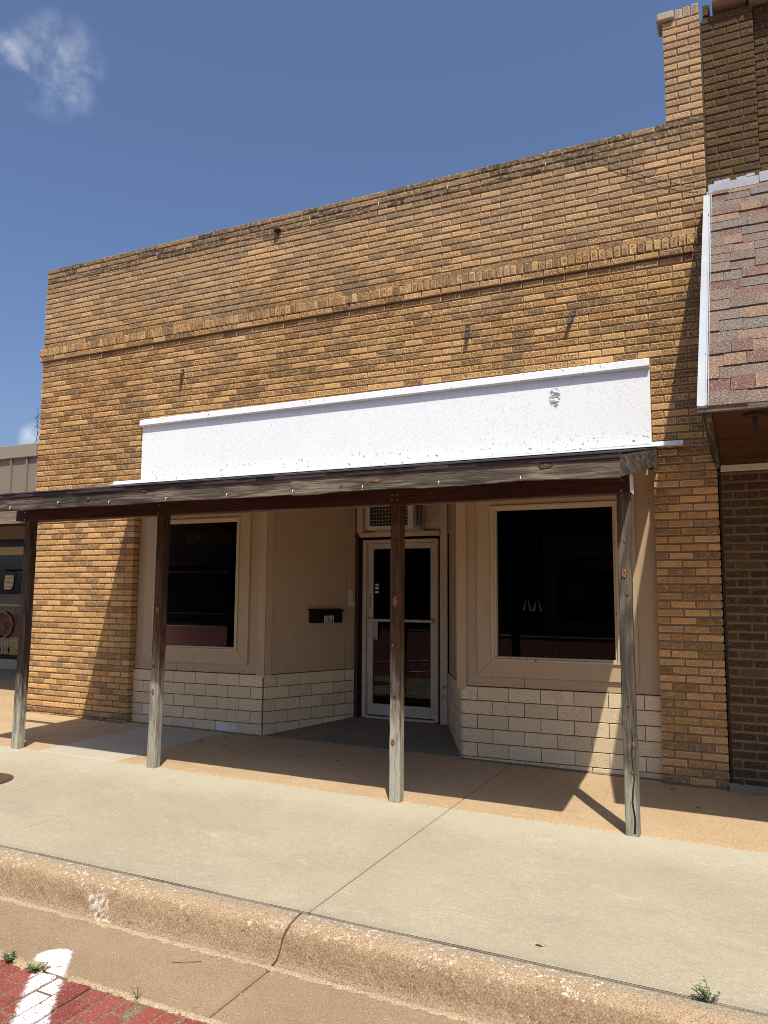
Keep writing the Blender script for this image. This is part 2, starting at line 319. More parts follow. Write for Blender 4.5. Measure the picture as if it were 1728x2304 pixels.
M['rust'] = plain('rusty_cast_iron', (.10, .05, .03), .8)
M['hook'] = plain('white_vinyl_hook', (.80, .78, .72), .35)
M['screw'] = plain('zinc_screw', (.50, .46, .42), .35, .7)
M['acwhite'] = plain('aged_white_enamel', (.58, .53, .43), .4)
M['taupe'] = m_paint('taupe_metal_panel', (.225, .192, .145), .06, rough=.4, bs=.03)
M['taupe_l'] = m_paint('taupe_metal_coping', (.27, .235, .18), .06, rough=.4, bs=.03)
M['stone'] = m_conc('cast_stone', (.42, .365, .27), (.35, .30, .22), (.25, .21, .15), (.52, .46, .36), .5, .2)
M['paper'] = plain('pale_paper', (.74, .68, .54), .8)
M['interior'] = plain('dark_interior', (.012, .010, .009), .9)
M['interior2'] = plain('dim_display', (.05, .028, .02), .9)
M['leaf'] = plain('weed_leaf', (.085, .14, .045), .6); M['stem'] = plain('weed_stem', (.12, .13, .06), .7)
M['dryleaf'] = plain('dry_leaf', (.20, .13, .07), .8)
M['rope'] = plain('willow_hoop', (.42, .29, .13), .8)
M['far_brick'] = m_paint('dark_red_far_brick', (.14, .06, .042), .3); M['far_pale'] = m_paint('far_pale_render', (.36, .31, .25), .2); M['far_glass'] = plain('far_dark_glass', (.02, .022, .025), .1)
def m_glass(name, tint=.82, f0=1.0):
    k = NT(name); fr = k.n('ShaderNodeFresnel'); fr.inputs['IOR'].default_value = 1.5
    tr = k.n('ShaderNodeBsdfTransparent'); tr.inputs['Color'].default_value = (tint, tint, tint, 1)
    gl = k.n('ShaderNodeBsdfGlossy'); gl.inputs['Roughness'].default_value = .005
    bp = k.n('ShaderNodeBump'); bp.inputs['Strength'].default_value = .02; bp.inputs['Distance'].default_value = .01; k.put(bp.inputs['Height'], k.noise(1.7, 1)); k.put(gl.inputs['Normal'], bp.outputs[0])
    mx = k.n('ShaderNodeMixShader'); k.put(mx.inputs[0], k.math('MULTIPLY', fr.outputs[0], f0)); k.put(mx.inputs[1], tr.outputs[0]); k.put(mx.inputs[2], gl.outputs[0])
    out = [n for n in k.t.nodes if n.type == 'OUTPUT_MATERIAL'][0]; k.put(out.inputs['Surface'], mx.outputs[0]); return k.m
M['glass'] = m_glass('window_glass', .6, .5)

# ------------------------------------------------------------------ mesh helpers
COL = S.collection
WO = {}
def reg(o, wo): WO[o.name] = Vector(wo)
class MB:
    def __init__(s): s.v = []; s.f = []; s.t = []
    def add(s, vs, fs, tone=(.5, .3, 0)):
        n = len(s.v); s.v += [Vector(a) for a in vs]; s.f += [tuple(i+n for i in f) for f in fs]; s.t += [tone]*len(vs); return s
    def box(s, x0, x1, y0, y1, z0, z1, ch=0., tone=(.5, .3, 0), xf=None, gx=0.):
        if x0 > x1: x0, x1 = x1, x0
        if y0 > y1: y0, y1 = y1, y0
        if z0 > z1: z0, z1 = z1, z0
        if ch <= 0:
            vs = [(x, y, z) for x in (x0, x1) for y in (y0, y1) for z in (z0, z1)]
            fs = [(0, 1, 3, 2), (4, 6, 7, 5), (0, 4, 5, 1), (2, 3, 7, 6), (0, 2, 6, 4), (1, 5, 7, 3)]
        else:
            ch = min(ch, (x1-x0)*.45, (y1-y0)*.45, (z1-z0)*.45)
            vs = []; idx = {}
            X, Y, Z = (x0, x1), (y0, y1), (z0, z1)
            for i in (0, 1):
                for j in (0, 1):
                    for l in (0, 1):
                        sx, sy, sz = (1-2*i)*ch, (1-2*j)*ch, (1-2*l)*ch
                        for a, p in enumerate(((X[i], Y[j]+sy, Z[l]+sz), (X[i]+sx, Y[j], Z[l]+sz), (X[i]+sx, Y[j]+sy, Z[l]))):
                            idx[i, j, l, a] = len(vs); vs.append(p)
            g = lambda i, j, l, a: idx[i, j, l, a]
            fs = [tuple(g(i, j, l, 0) for j, l in q) for i, q in ((0, ((0, 0), (0, 1), (1, 1), (1, 0))), (1, ((0, 0), (1, 0), (1, 1), (0, 1))))]
            fs += [tuple(g(i, j, l, 1) for i, l in q) for j, q in ((0, ((0, 0), (1, 0), (1, 1), (0, 1))), (1, ((0, 0), (0, 1), (1, 1), (1, 0))))]
            fs += [tuple(g(i, j, l, 2) for i, j in q) for l, q in ((0, ((0, 0), (0, 1), (1, 1), (1, 0))), (1, ((0, 0), (1, 0), (1, 1), (0, 1))))]
            for i in (0, 1):
                for j in (0, 1): fs.append((g(i, j, 0, 0), g(i, j, 0, 1), g(i, j, 1, 1), g(i, j, 1, 0)))
                for l in (0, 1): fs.append((g(i, 0, l, 0), g(i, 0, l, 2), g(i, 1, l, 2), g(i, 1, l, 0)))
            for j in (0, 1):
                for l in (0, 1): fs.append((g(0, j, l, 1), g(0, j, l, 2), g(1, j, l, 2), g(1, j, l, 1)))
            for i in (0, 1):
                for j in (0, 1):
                    for l in (0, 1): fs.append((g(i, j, l, 0), g(i, j, l, 1), g(i, j, l, 2)))
        if gx: vs = [(x, y, z+gx*x) for x, y, z in vs]
        if xf: vs = [xf(Vector(p)) for p in vs]
        return s.add(vs, fs, tone)
    def tube(s, pts, r, n=6, tone=(.5, .3, 0), caps=True):
        pts = [Vector(p) for p in pts]; rings = []
        for i, p in enumerate(pts):
            d = (pts[min(i+1, len(pts)-1)]-pts[max(i-1, 0)]).normalized()
            a = d.cross(Vector((0, 0, 1)));  a = a if a.length > 1e-3 else d.cross(Vector((1, 0, 0))); a.normalize(); b = d.cross(a)
            rr = r[i] if isinstance(r, (list, tuple)) else r
            rings.append([p+(a*math.cos(2*math.pi*q/n)+b*math.sin(2*math.pi*q/n))*rr for q in range(n)])
        vs = [p for q in rings for p in q]; fs = []
        for i in range(len(pts)-1):
            for q in range(n): fs.append((i*n+q, i*n+(q+1) % n, (i+1)*n+(q+1) % n, (i+1)*n+q))
        if caps: fs += [tuple(range(n))[::-1], tuple((len(pts)-1)*n+q for q in range(n))]
        return s.add(vs, fs, tone)
    def prism(s, poly, h0, h1, plane='xy', tone=(.5, .3, 0)):
        n = len(poly)
        f = {'xy': lambda a, b, h: (a, b, h), 'xz': lambda a, b, h: (a, h, b), 'yz': lambda a, b, h: (h, a, b)}[plane]
        vs = [f(a, b, h0) for a, b in poly]+[f(a, b, h1) for a, b in poly]
        fs = [tuple(range(n))[::-1], tuple(range(n, 2*n))]+[(i, (i+1) % n, n+(i+1) % n, n+i) for i in range(n)]
        return s.add(vs, fs, tone)
    def build(s, name, mat, parent=None, origin=None, smooth=False, fix=False):
        if not s.v: return None
        if origin is None:
            lo = Vector([min(v[i] for v in s.v) for i in range(3)]); hi = Vector([max(v[i] for v in s.v) for i in range(3)])
            origin = (lo+hi)/2 if parent else Vector(((lo.x+hi.x)/2, (lo.y+hi.y)/2, lo.z))
        origin = Vector(origin)
        me = bpy.data.meshes.new(name); me.from_pydata([tuple(v-origin) for v in s.v], [], s.f)
        at = me.attributes.new('tone', 'FLOAT_COLOR', 'POINT')
        at.data.foreach_set('color', [c for t in s.t for c in (t[0], t[1], t[2], t[3] if len(t) > 3 else 1)])
        if fix:
            import bmesh; bm = bmesh.new(); bm.from_mesh(me); bmesh.ops.recalc_face_normals(bm, faces=bm.faces); bm.to_mesh(me); bm.free()
        if smooth: me.polygons.foreach_set('use_smooth', [True]*len(me.polygons))
        me.materials.append(mat); me.update()
        o = bpy.data.objects.new(name, me); COL.objects.link(o)
        if parent: o.parent = parent; o.location = origin-WO[parent.name]
        else: o.location = origin
        reg(o, origin); return o
def tag(o, label, cat, group=None, kind=None):
    if label: o['label'] = label
    if cat: o['category'] = cat
    if group: o['group'] = group
    if kind: o['kind'] = kind
    return o
def thing(name, loc, label, cat, group=None):
    o = bpy.data.objects.new(name, None); COL.objects.link(o); o.location = loc; o.empty_display_size = .2; reg(o, loc)
    return tag(o, label, cat, group)
def setting(name, loc=(0, 0, 0)):
    o = bpy.data.objects.new(name, None); COL.objects.link(o); o.location = loc; reg(o, loc); o['kind'] = 'structure'; return o
def B(name, mat, parent, *a, ch=0., **k):
    return MB().box(*a, ch=ch, **k).build(name, M[mat], parent)
GX = -.007
def proj(p):
    d = Vector(p)-CAM; z = d.dot(AF)
    if z <= .1: return None
    return 864+FPX*d.dot(AR)/z, 1152-FPX*d.dot(AU)/z, z

# ------------------------------------------------------------------ ground, road, gutter, kerb, sidewalk
g = MB().add([(-300, -300, -.26), (300, -300, -.26), (300, 300, -.26), (-300, 300, -.26)], [(0, 1, 2, 3)]).build('ground', M['earth']); g['kind'] = 'structure'
road = setting('road', (-1, -12, -.17))
def sheet(x0, x1, y0, y1, z, mb=None):
    mb = mb or MB(); return mb.add([(x0, y0, z+GX*x0), (x1, y0, z+GX*x1), (x1, y1, z+GX*x1), (x0, y1, z+GX*x0)], [(0, 1, 2, 3)])
sheet(-40, 40, -21, -5.72, -.156).build('road_surface', M['road'], road)
sheet(-40, -4.52, -5.72, -4.455, -.156).build('road_surface', M['road'], road)
sheet(1.12, 40, -5.72, -4.455, -.156).build('road_surface', M['road'], road)
sheet(-4.53, 1.13, -5.73, -4.445, -.1545).build('joint_sand', M['joint'], road)
pavers = []
for i in range(54):
    x = -4.5+i*.1045
    off = -(i % 2)*.105+R(-.025, .025)
    y = -4.462+off if i % 2 == 0 else -4.462
    ys = [-4.462] + [(-4.462-.105*(1+(i % 2))+R(-.02, .02)) - .211*j for j in range(7)]
    for a, b in zip(ys[1:], ys[:-1]):
        if b < -5.68: continue
        z = R(-.004, .004)-.149; tilt = R(-.004, .004)
        mb = MB().box(x+.002+R(0, .003), x+.1025-R(0, .003), a+.0025, b-.0025-R(0, .003), -.22, z, ch=.007, tone=(R(0, 1), R(0, 1), 0), gx=GX)
        mb.v = [Vector((v.x+R(-.0015, .0015), v.y+R(-.002, .002), v.z+tilt*(v.x-x)/.05)) for v in mb.v]
        pavers.append(mb)
for mb in pavers: mb.build('paver', M['paver'], road)
# far parking stripes that the shop windows reflect
for x in (-9.5, -6.6, -3.7+1.3, .6+.9, 4.4, 7.3):
    MB().add([(x+.4, -5.8, -.152+GX*x), (x+.55, -5.8, -.152+GX*x), (x+3.6, -9.4, -.152+GX*x), (x+3.45, -9.4, -.152+GX*x)], [(0, 3, 2, 1)]).build('parking_stripe', M['roadpaint'], road)
gut = setting('gutter', (-1.4, -4.2, -.15))
gj = [-12, -7.3, -4.38, -1.385, 1.6, 4.6, 12]
B('gutter_bed', 'joint', gut, -12, 12, -4.45, -3.9, -.24, -.162, gx=GX)
for a, b in zip(gj, gj[1:]):
    MB().box(a+.005, b-.005, -4.448, -3.93, -.25, -.149, ch=.008, gx=GX).build('gutter_slab', M['gutter'], gut)
rg = random.Random(5); mbS = MB()
def drift(x0, x1, yc, w, zb, n, hgt, drop=.001):
    vs = []
    for i in range(n+1):
        x = x0+(x1-x0)*i/n; a = w*rg.uniform(.35, 1); b = w*rg.uniform(.35, 1); zz = zb+GX*x
        vs += [(x, yc-a, zz-drop), (x, yc+rg.uniform(-.2, .2)*w, zz+hgt*rg.uniform(.4, 1)), (x, yc+b, zz+.002)]
    mbS.add(vs, [(3*i+j, 3*i+3+j, 3*i+4+j, 3*i+1+j) for i in range(n) for j in (0, 1)])
drift(-8, 4, -3.968, .028, -.148, 420, .006)
drift(-4.4, -2.30, -4.45, .05, -.147, 90, .006, .009); drift(-2.15, 1.0, -4.448, .022, -.148, 160, .004, .009)
o = mbS.build('sand_drift', M['sand'], gut); o['kind'] = 'stuff'
# sandy ridge where the bricks meet the gutter and at the kerb foot
kerb = setting('kerb', (-1.4, -3.8, 0))
prof = [(-3.683, -.25), (-3.683, -.006), (-3.70, .000), (-3.76, -.002), (-3.805, -.010), (-3.84, -.024), (-3.868, -.046), (-3.89, -.075), (-3.908, -.108), (-3.925, -.138), (-3.955, -.1475), (-3.985, -.1485), (-3.985, -.25)]
for a, b in zip(gj, gj[1:]):
    n = max(2, int((b-a)/.05)); mb = MB(); vs = []
    for i in range(n+1):
        x = a+.007+(b-a-.014)*i/n
        e = 0 if 0 < i < n else .012
        for j, (y, z) in enumerate(prof):
            w = .0035 if 2 < j < 11 else 0
            vs.append((x+(R(-.004, .004) if i in (0, n) else 0), y+R(-w, w)+(e if 3 < j < 10 else 0), z+R(-w, w)*.8+GX*x-(e*.6 if 2 < j < 8 else 0)))
    m = len(prof); fs = []
    for i in range(n):
        for j in range(m-1): fs.append((i*m+j, (i+1)*m+j, (i+1)*m+j+1, i*m+j+1))
    fs += [tuple(range(m)), tuple(n*m+j for j in range(m))[::-1]]
    mb.add(vs, fs); mb.build('kerb_stone', M['kerb'], kerb, smooth=False, fix=True)
walk = setting('sidewalk', (-2, -1.8, 0))
B('joint_bed', 'bed', walk, -20, 12, -3.684, -.0, -.25, -.022, gx=GX)
def slab(x0, x1, y0, y1, mat, dz=0., g=.004, name='slab'):
    return MB().box(x0+g, x1-g, y0+g, y1-g, -.2, dz, ch=.006, gx=GX).build(name, M[mat], walk)
px = [-20, -15, -11, -7.3, -4.615, -3.745, -1.36, 1.02, 3.4, 6, 12]
for a, b in zip(px, px[1:]): slab(a, b, -3.672, -1.602, 'pale')
rx = [(-20, -12, 'red'), (-12, -8.6, 'red'), (-8.6, -6.17, 'red'), (-6.17, -5.69, 'red'), (-5.69, -4.665, 'patch'), (-4.665, -3.815, 'red'), (-3.815, -1.362, 'red'), (-1.362, 1.05, 'red'), (1.05, 3.5, 'red'), (3.5, 12, 'red')]
for a, b, m in rx: slab(a, b, -1.602, .12 if a > -6.2 and b < 0 else .0, m, .0 if m == 'red' else .002)
slab(-1.362, -.0, -.002, .12, 'red', -.001)
# strip of mortar along the foot of the shop front
for a, b in ((-6.05, -4.2), (-1.85, -.005)):
    mb = MB()
    n = 24
    top = [(a+(b-a)*i/n, .082-.03-R(0, .02)) for i in range(n+1)]
    for (xa, ya), (xb, yb) in zip(top, top[1:]): mb.add([(xa, ya, .003+GX*xa), (xb, yb, .003+GX*xb), (xb, .09, .012+GX*xb), (xa, .09, .012+GX*xa)], [(0, 1, 2, 3)])
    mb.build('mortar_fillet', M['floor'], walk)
mb = MB(); n = 26
for i in range(n):
    xa, xb = .004+i*.075, .004+(i+1)*.075
    ya, yb = [(-.028 if q < .52 else -.055)-R(0, .02) for q in (xa, xb)]; h = .004 if xa < .52 else .05
    mb.add([(xa, ya, .002+GX*xa), (xb, yb, .002+GX*xb), (xb, .04 if xb > .53 else .004, h), (xa, .04 if xa > .53 else .004, h)], [(0, 1, 2, 3)])
mb.build('mortar_fillet', M['floor'], walk)
rs = random.Random(3); mb = MB(); vs = []; n = 700
for i in range(n+1):
    x = -9+12*i/n; q_ = .5+.5*math.sin(x*2.1)*math.sin(x*5.3+1); vs += [(x, -3.6785-.0015*q_-rs.uniform(0, .0012), .0008+GX*x), (x, -3.6770+.0030*q_+rs.uniform(0, .001), .0012+GX*x)]
mb.add(vs, [(2*i, 2*i+2, 2*i+3, 2*i+1) for i in range(n)]).build('dirt_seam', M['bed'], walk)
# ramped floor of the entry recess
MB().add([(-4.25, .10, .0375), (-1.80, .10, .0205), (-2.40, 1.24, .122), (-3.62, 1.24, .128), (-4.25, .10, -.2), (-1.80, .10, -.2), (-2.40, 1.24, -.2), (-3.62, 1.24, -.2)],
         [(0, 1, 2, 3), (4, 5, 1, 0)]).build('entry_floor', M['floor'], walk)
# floor in front of the recessed shop on the left
for a, b in ((-20, -14), (-14, -11), (-11, -7.84)): slab(a, b, .0, 1.9, 'red'); slab(a, b, 1.9, 3.6, 'pale')
# broken mortar crumbs at the foot of the brick pier
mb = MB()
for i in range(46):
    x = R(-6.75, -6.08); y = -R(.0, .07) ; s_ = R(.008, .03)
    mb.box(x-s_, x+s_, y-s_*.6, y+s_*.5, -.02, R(.004, .02)+.044, ch=.006)
o = mb.build('mortar_crumbs', M['mortar']); tag(o, 'broken grey mortar crumbs along the foot of the tan brick pier', 'rubble', kind='stuff')

# ------------------------------------------------------------------ the tan brick shop building
shop = thing('brick_shop_building', (-3.6, .3, 0), 'tan brick one-storey shop with recessed entry and white sign band', 'building')
BR = []        # (score, MB)
def brick(mb, x0, x1, z0, z1, yf, dep=.1, tone=None, hed=False, jit=.0016, chip=.09):
    """face brick with an arrised, slightly uneven front"""
    c = R(.002, .0038)
    jx = lambda: R(-jit, jit)
    yy = yf+R(-.002, .002); tl = R(-.0012, .0012)
    fr = [[x0+c, yy, z0+c], [x1-c, yy, z0+c], [x1-c, yy, z1-c], [x0+c, yy, z1-c]]
    if random.random() < chip:
        q = random.randrange(4); sx = 1 if q in (0, 3) else -1; sz = 1 if q in (0, 1) else -1
        fr[q][0] += sx*R(.008, .03); fr[q][2] += sz*R(.004, .014); fr[q][1] += R(.0, .004)
    fr = [(p[0]+jx(), p[1]+tl*(1 if i in (1, 2) else -1), p[2]+jx()) for i, p in enumerate(fr)]
    md = [(x0+jx(), yy+c, z0+jx()), (x1+jx(), yy+c, z0+jx()), (x1+jx(), yy+c, z1+jx()), (x0+jx(), yy+c, z1+jx())]
    bk = [(x, yf+dep, z) for x, z in ((x0, z0), (x1, z0), (x1, z1), (x0, z1))]
    cx, cz = (x0+x1)/2, (z0+z1)/2; iw = .0075
    inn = [(p[0]+math.copysign(iw, cx-p[0]), p[1]-.0008, p[2]+math.copysign(iw, cz-p[2])) for p in fr]
    fs = [(12, 13, 14, 15)]
    for i in range(4):
        j = (i+1) % 4; fs += [(4+i, 4+j, j, i), (8+i, 8+j, 4+j, 4+i), (i, j, 12+j, 12+i)]
    mb.add(fr+md+bk+inn, fs, tone)
    for q in range(12): mb.t[-16+q] = (*tone, 0)
def hidden(x, z):
    if -6.1 < x < .03 and 2.30 < z < 2.98: return True       # behind the porch roof and fascia
    return False
def put_brick(lst, x0, x1, z0, z1, yf, dirt=0., warm=0., **k):
    mb = MB(); patch = .5+.5*math.sin(x0*1.7+z0*2.3)*math.sin(z0*3.1-x0*.6)
    t = (min(1, max(0, random.random()*.75+.25*patch)), min(1, max(0, R(0, 1)+.12*(patch-.5))), min(1, max(0, dirt+R(-.15, .15) if dirt > .05 else R(0, .08))))
    brick(mb, x0, x1, z0, z1, yf, tone=t, **k)
    c = Vector(((x0+x1)/2, yf, (z0+z1)/2)); p = proj(c); sc = -1
    if p and -10 < p[0] < 1738 and -10 < p[1] < 2314 and not hidden(c.x, c.z): sc = (x1-x0)*(z1-z0)*(c.y-CAM.y)/(c-CAM).length/(p[2]**2)
    lst.append((sc, mb))
CW = .21333; J = .0125; JH = .0178
def course(lst, k, z0, z1, spans, yf, wob=True, dirt=0.):
    off = 0 if k % 2 == 0 else CW/2
    for xa, xb in spans:
        xs = [xa]; n = math.floor((xa-off)/CW)
        while True:
            n += 1; x = off+n*CW
            if x >= xb-.035: break
            if x > xa+.045: xs.append(x+R(-.005, .005))
        xs.append(xb)
        for i, (a, b) in enumerate(zip(xs, xs[1:])):
            put_brick(lst, a+(0 if i == 0 else J/2), b-(0 if i == len(xs)-2 else J/2), z0+JH/2+R(-.0012, .0012), z1-JH/2+R(-.0012, .0012), yf, dirt=dirt*R(.5, 1.3))
CH = .07095; PR = .526
for k in range(66):
    z0 = k*CH+(.05 if k == 0 else 0)*0; z1 = (k+1)*CH; zc = (z0+z1)/2
    left = -7.80+R(-.004, .004)
    zl = .053
    if zc < 2.95: spans = [(left, -6.063), (.004, PR)]
    elif zc < 3.70: spans = [(left, -5.965), (.004, PR)]
    else: spans = [(left, PR)]
    if z0 < .0: pass
    for s_ in spans:
        zz = z0
        if k == 0: zz = .046 if s_[0] < -5 else .0
        course(BR, k, zz, z1, [s_], 0, dirt=.35 if k < 2 else 0.)
# belt: one proud stretcher course and a course of standing headers
z = 66*CH
course(BR, 67, z, z+CH, [(-7.832, .40)], -.03, dirt=.25)
course(BR, 66, z, z+CH, [(.41, PR)], 0)
z += CH; x = -7.832
while x < .44:
    put_brick(BR, x+.0078, min(x+CW/3, .455)-.0078, z+JH/2, z+.108-.006+R(-.003, .002), -.032+R(-.006, .004), dirt=R(.1, .3), chip=.3, jit=.003)
    x += CW/3
put_brick(BR, .462, PR, z+J/2, z+.054-J/2, 0); put_brick(BR, .462, PR, z+.054+J/2, z+.108-J/2, 0)
z += .108; UH = (5.988-z)/16
for k in range(16):
    d = {15: .8, 14: .75, 13: .7, 12: .35, 11: .2, 10: .12, 1: .1, 0: .45}.get(k, 0)
    course(BR, k, z+k*UH, z+(k+1)*UH, [(-7.795+R(-.004, .004), PR)], 0, dirt=d)
for k in range(14):
    course(BR, k, 5.988+k*.0712, 5.988+(k+1)*.0712, [(.208-.004*(k > 9), PR)], 0, dirt=.1)
for x in (.318, .390, .462):
    put_brick(BR, x, x+.060, 6.992, 7.092+R(-.008, .004), .0, chip=.5, jit=.004)
BR.sort(key=lambda a: -a[0])
for sc, mb in BR[:298]: mb.build('brick', M['brick'], shop)
rest = MB()
for sc, mb in BR[298:]:
    n = len(rest.v); rest.v += mb.v; rest.f += [tuple(i+n for i in f) for f in mb.f]; rest.t += mb.t
o = rest.build('brickwork', M['brick'], shop); o['kind'] = 'stuff'
# mortar core
mb = MB()
mb.box(-7.785, -6.067, .0105, .32, -.1, 2.95); mb.box(-7.785, .516, .0105, .32, 2.952, 5.98); mb.box(.010, .516, .0105, .32, -.1, 2.95)
mb.box(-6.065, .008, .14, .32, 2.752, 2.95); mb.box(.215, .516, .0105, .32, 5.982, 6.985)
mb.box(-7.826, .395, -.010, .0145, 66*CH+.004, 67*CH+.10)
mb.build('mortar_wall', M['mortar'], shop)
MB().box(.155, .308, -.035, .2, 6.992, 7.075, ch=.012).build('cap_stone', M['stone'], shop)
mb = MB(); mb.box(-7.78, -7.5, .322, 12, -.1, 5.7); mb.box(.25, .5, .322, 12, -.1, 5.7); mb.box(-7.498, .248, 11.7, 12, -.1, 5.7); mb.build('side_wall', M['mortar'], shop)
B('roof', 'roofing', shop, -7.5, .25, .322, 11.7, 5.2, 5.3)
# dark room behind the glass
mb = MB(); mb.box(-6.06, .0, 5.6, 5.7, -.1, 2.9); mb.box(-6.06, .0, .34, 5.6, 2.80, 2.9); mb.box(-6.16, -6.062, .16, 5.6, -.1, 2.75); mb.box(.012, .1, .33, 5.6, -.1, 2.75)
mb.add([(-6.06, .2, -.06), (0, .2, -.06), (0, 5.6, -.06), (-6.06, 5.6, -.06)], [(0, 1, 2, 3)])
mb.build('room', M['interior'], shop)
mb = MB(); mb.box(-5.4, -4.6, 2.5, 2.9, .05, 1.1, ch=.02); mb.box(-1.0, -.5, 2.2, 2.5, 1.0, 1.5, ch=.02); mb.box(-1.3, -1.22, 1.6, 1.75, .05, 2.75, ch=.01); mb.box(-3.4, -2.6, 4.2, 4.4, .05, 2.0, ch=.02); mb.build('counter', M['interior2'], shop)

# ---- tile bulkhead: local frames along the front and along the splayed entry walls
TX = .008
def tz(x, z): return z+TX*x*max(0, min(1, (2.4-z)/1.4))
class Frame:
    def __init__(s, A, Bp, flip=1):
        s.A = Vector((A[0], A[1], 0)); s.t = (Vector((Bp[0], Bp[1], 0))-s.A); s.L = s.t.length; s.t.normalize()
        s.n = Vector((s.t.y, -s.t.x, 0))*flip
    def __call__(s, p):          # p = (along, outward, z)
        q = s.A+s.t*p[0]+s.n*p[1]; return Vector((q.x, q.y, tz(q.x, p[2])))
FL = Frame((-6.063, .10), (-4.19, .10)); FR = Frame((-1.85, .10), (.004, .10))
EL = Frame((-4.19, .10), (-3.60, 1.235)); ER = Frame((-1.85, .10), (-2.405, 1.235), -1)
TP = .3105; TH = .1335; ZT = .722
def tiles(fr, a, b, anchor, phase, first):
    for r in range(6):
        z1 = ZT-r*TH-.004; z0 = ZT-(r+1)*TH+.004
        off = anchor+(TP/2 if (r+phase) % 2 else 0)
        k = math.floor((a-off)/TP); xs = [a]
        while True:
            k += 1; x = off+k*TP
            if x >= b-.02: break
            if x > a+.02: xs.append(x)
        xs.append(b)
        for p, q in zip(xs, xs[1:]):
            c = fr(((p+q)/2, 0, z0)); odd = (first == 'R' and r == 4 and abs(c.x+.31) < .16) or (first == 'L' and r == 3 and abs(c.x+5.75) < .12)
            st = 1. if (first == 'L' and r == 4 and abs(c.x+4.62) < .16) else 0.
            g_ = .003
            mb = MB().box(p+g_, q-g_, R(-.0008, .0008), .018+R(-.001, .001), max(z0, -.06), z1, ch=.0025, tone=(R(0, 1), 1. if odd else R(0, .25), st), xf=fr)
            if fr.n.dot(Vector((1, 0, 0))) < -.5 or fr is ER: mb.f = [f[::-1] for f in mb.f]
            mb.build('tile', M['tile'], shop)
tiles(FL, 0, FL.L-.001, FL.L, 0, 'L'); tiles(FR, 0, FR.L, 0, 1, 'R')
tiles(EL, .004, EL.L-.05, .004, 1, 'E'); tiles(ER, .004, ER.L-.03, .004, 0, 'E2')
def fb(name, mat, fr, u0, u1, w0, w1, z0, z1, ch=.002, parent=None):
    mb = MB().box(u0, u1, w0, w1, z0, z1, ch=ch, xf=fr)
    if fr is ER: mb.f = [f[::-1] for f in mb.f]
    return mb.build(name, M[mat], parent or shop)
for fr in (FL, FR, EL, ER): fb('tile_backing', 'grout', fr, .0, fr.L-.002, -.10, -.002, -.1, ZT-.002, ch=0)

# ---- wood panelled shop front above the tiles
def window(fr, a, b, glass, frame, trim, seam, corner):
    gz0, gz1 = 1.02, 2.42
    u = lambda x: x-fr.A.x
    # panel boards round the opening
    o = thing_window = MB().box(u(glass[0]), u(glass[1]), -.035, -.031, gz0, gz1, xf=fr).build('window', M['glass'], shop)
    fb('panel', 'tan', fr, a, u(frame[0])-.002, -.02, -.004, ZT+.004, 2.75); fb('panel', 'tan', fr, u(frame[1])+.002, b, -.02, -.004, ZT+.004, 2.75)
    s0 = u(seam)
    fb('panel', 'tan', fr, u(frame[0]), s0-.002, -.02, -.005, ZT+.004, .958); fb('panel', 'tan', fr, s0+.002, u(frame[1]), -.02, -.004, ZT+.004, .958)
    fb('panel', 'tan', fr, u(frame[0]), u(frame[1]), -.02, -.004, 2.485, 2.75)
    # mitred flat casing (four boards)
    t0, t1, tzb, tzt = u(trim[0]), u(trim[1]), .825, 2.61; f0, f1, fz0, fz1 = u(frame[0])-.001, u(frame[1])+.001, .978, 2.472
    e = .0015
    for q in (((t0, tzb), (t1, tzb), (f1-e, fz0-e), (f0+e, fz0-e)), ((t1, tzb+e), (t1, tzt-e), (f1+e, fz1), (f1+e, fz0)), ((t1, tzt), (t0, tzt), (f0, fz1+e), (f1, fz1+e)), ((t0, tzt-e), (t0, tzb+e), (f0-e, fz0), (f0-e, fz1))):
        mb = MB().prism(q, .0, .020, 'xz'); mb.v = [fr(v) for v in mb.v]; mb.build('casing_board', M['tan_trim'], shop, fix=True)
    # stepped cream frame
    fr_o = MB()
    for d0, d1, w in ((0, .026, .036), (.024, .048, .020)):
        x0, x1, z0, z1 = f0+d0, f1-d0, fz0+d0*.85, fz1-d0; dw = d1-d0
        fr_o.box(x0, x1, -.05, w, z0, z0+dw*.8, ch=.003, xf=fr); fr_o.box(x0, x1, -.05, w, z1-dw, z1, ch=.003, xf=fr)
        fr_o.box(x0, x0+dw, -.05, w-.001, z0+dw*.8, z1-dw, ch=.003, xf=fr); fr_o.box(x1-dw, x1, -.05, w-.001, z0+dw*.8, z1-dw, ch=.003, xf=fr)
    fr_o.build('frame', M['cream'], o)
    return o
wl_ = window(FL, 0, FL.L, (-5.745, -4.58), (-5.782, -4.543), (-5.93, -4.40), -5.42, 1)
wr_ = window(FR, 0, FR.L, (-1.49, -.38), (-1.542, -.333), (-1.688, -.182), -1.228, -1)
# two peaked white scraps and a faint sheet stuck inside the right pane
for x in (-1.205, -1.105):
    for s_ in (-1, 1):
        MB().add([(x+s_*.006, .142, 1.565), (x+s_*.05, .142, 1.445), (x+s_*.022, .142, 1.445)], [(0, 1, 2)] if s_ < 0 else [(0, 2, 1)]).build('white_scrap', M['paper'], wr_)
MB().add([(-.86, .3, 1.56), (-.70, .3, 1.555), (-.70, .3, 1.72), (-.86, .3, 1.70)], [(0, 1, 2, 3)]).build('faint_sheet', M['interior2'], wr_)
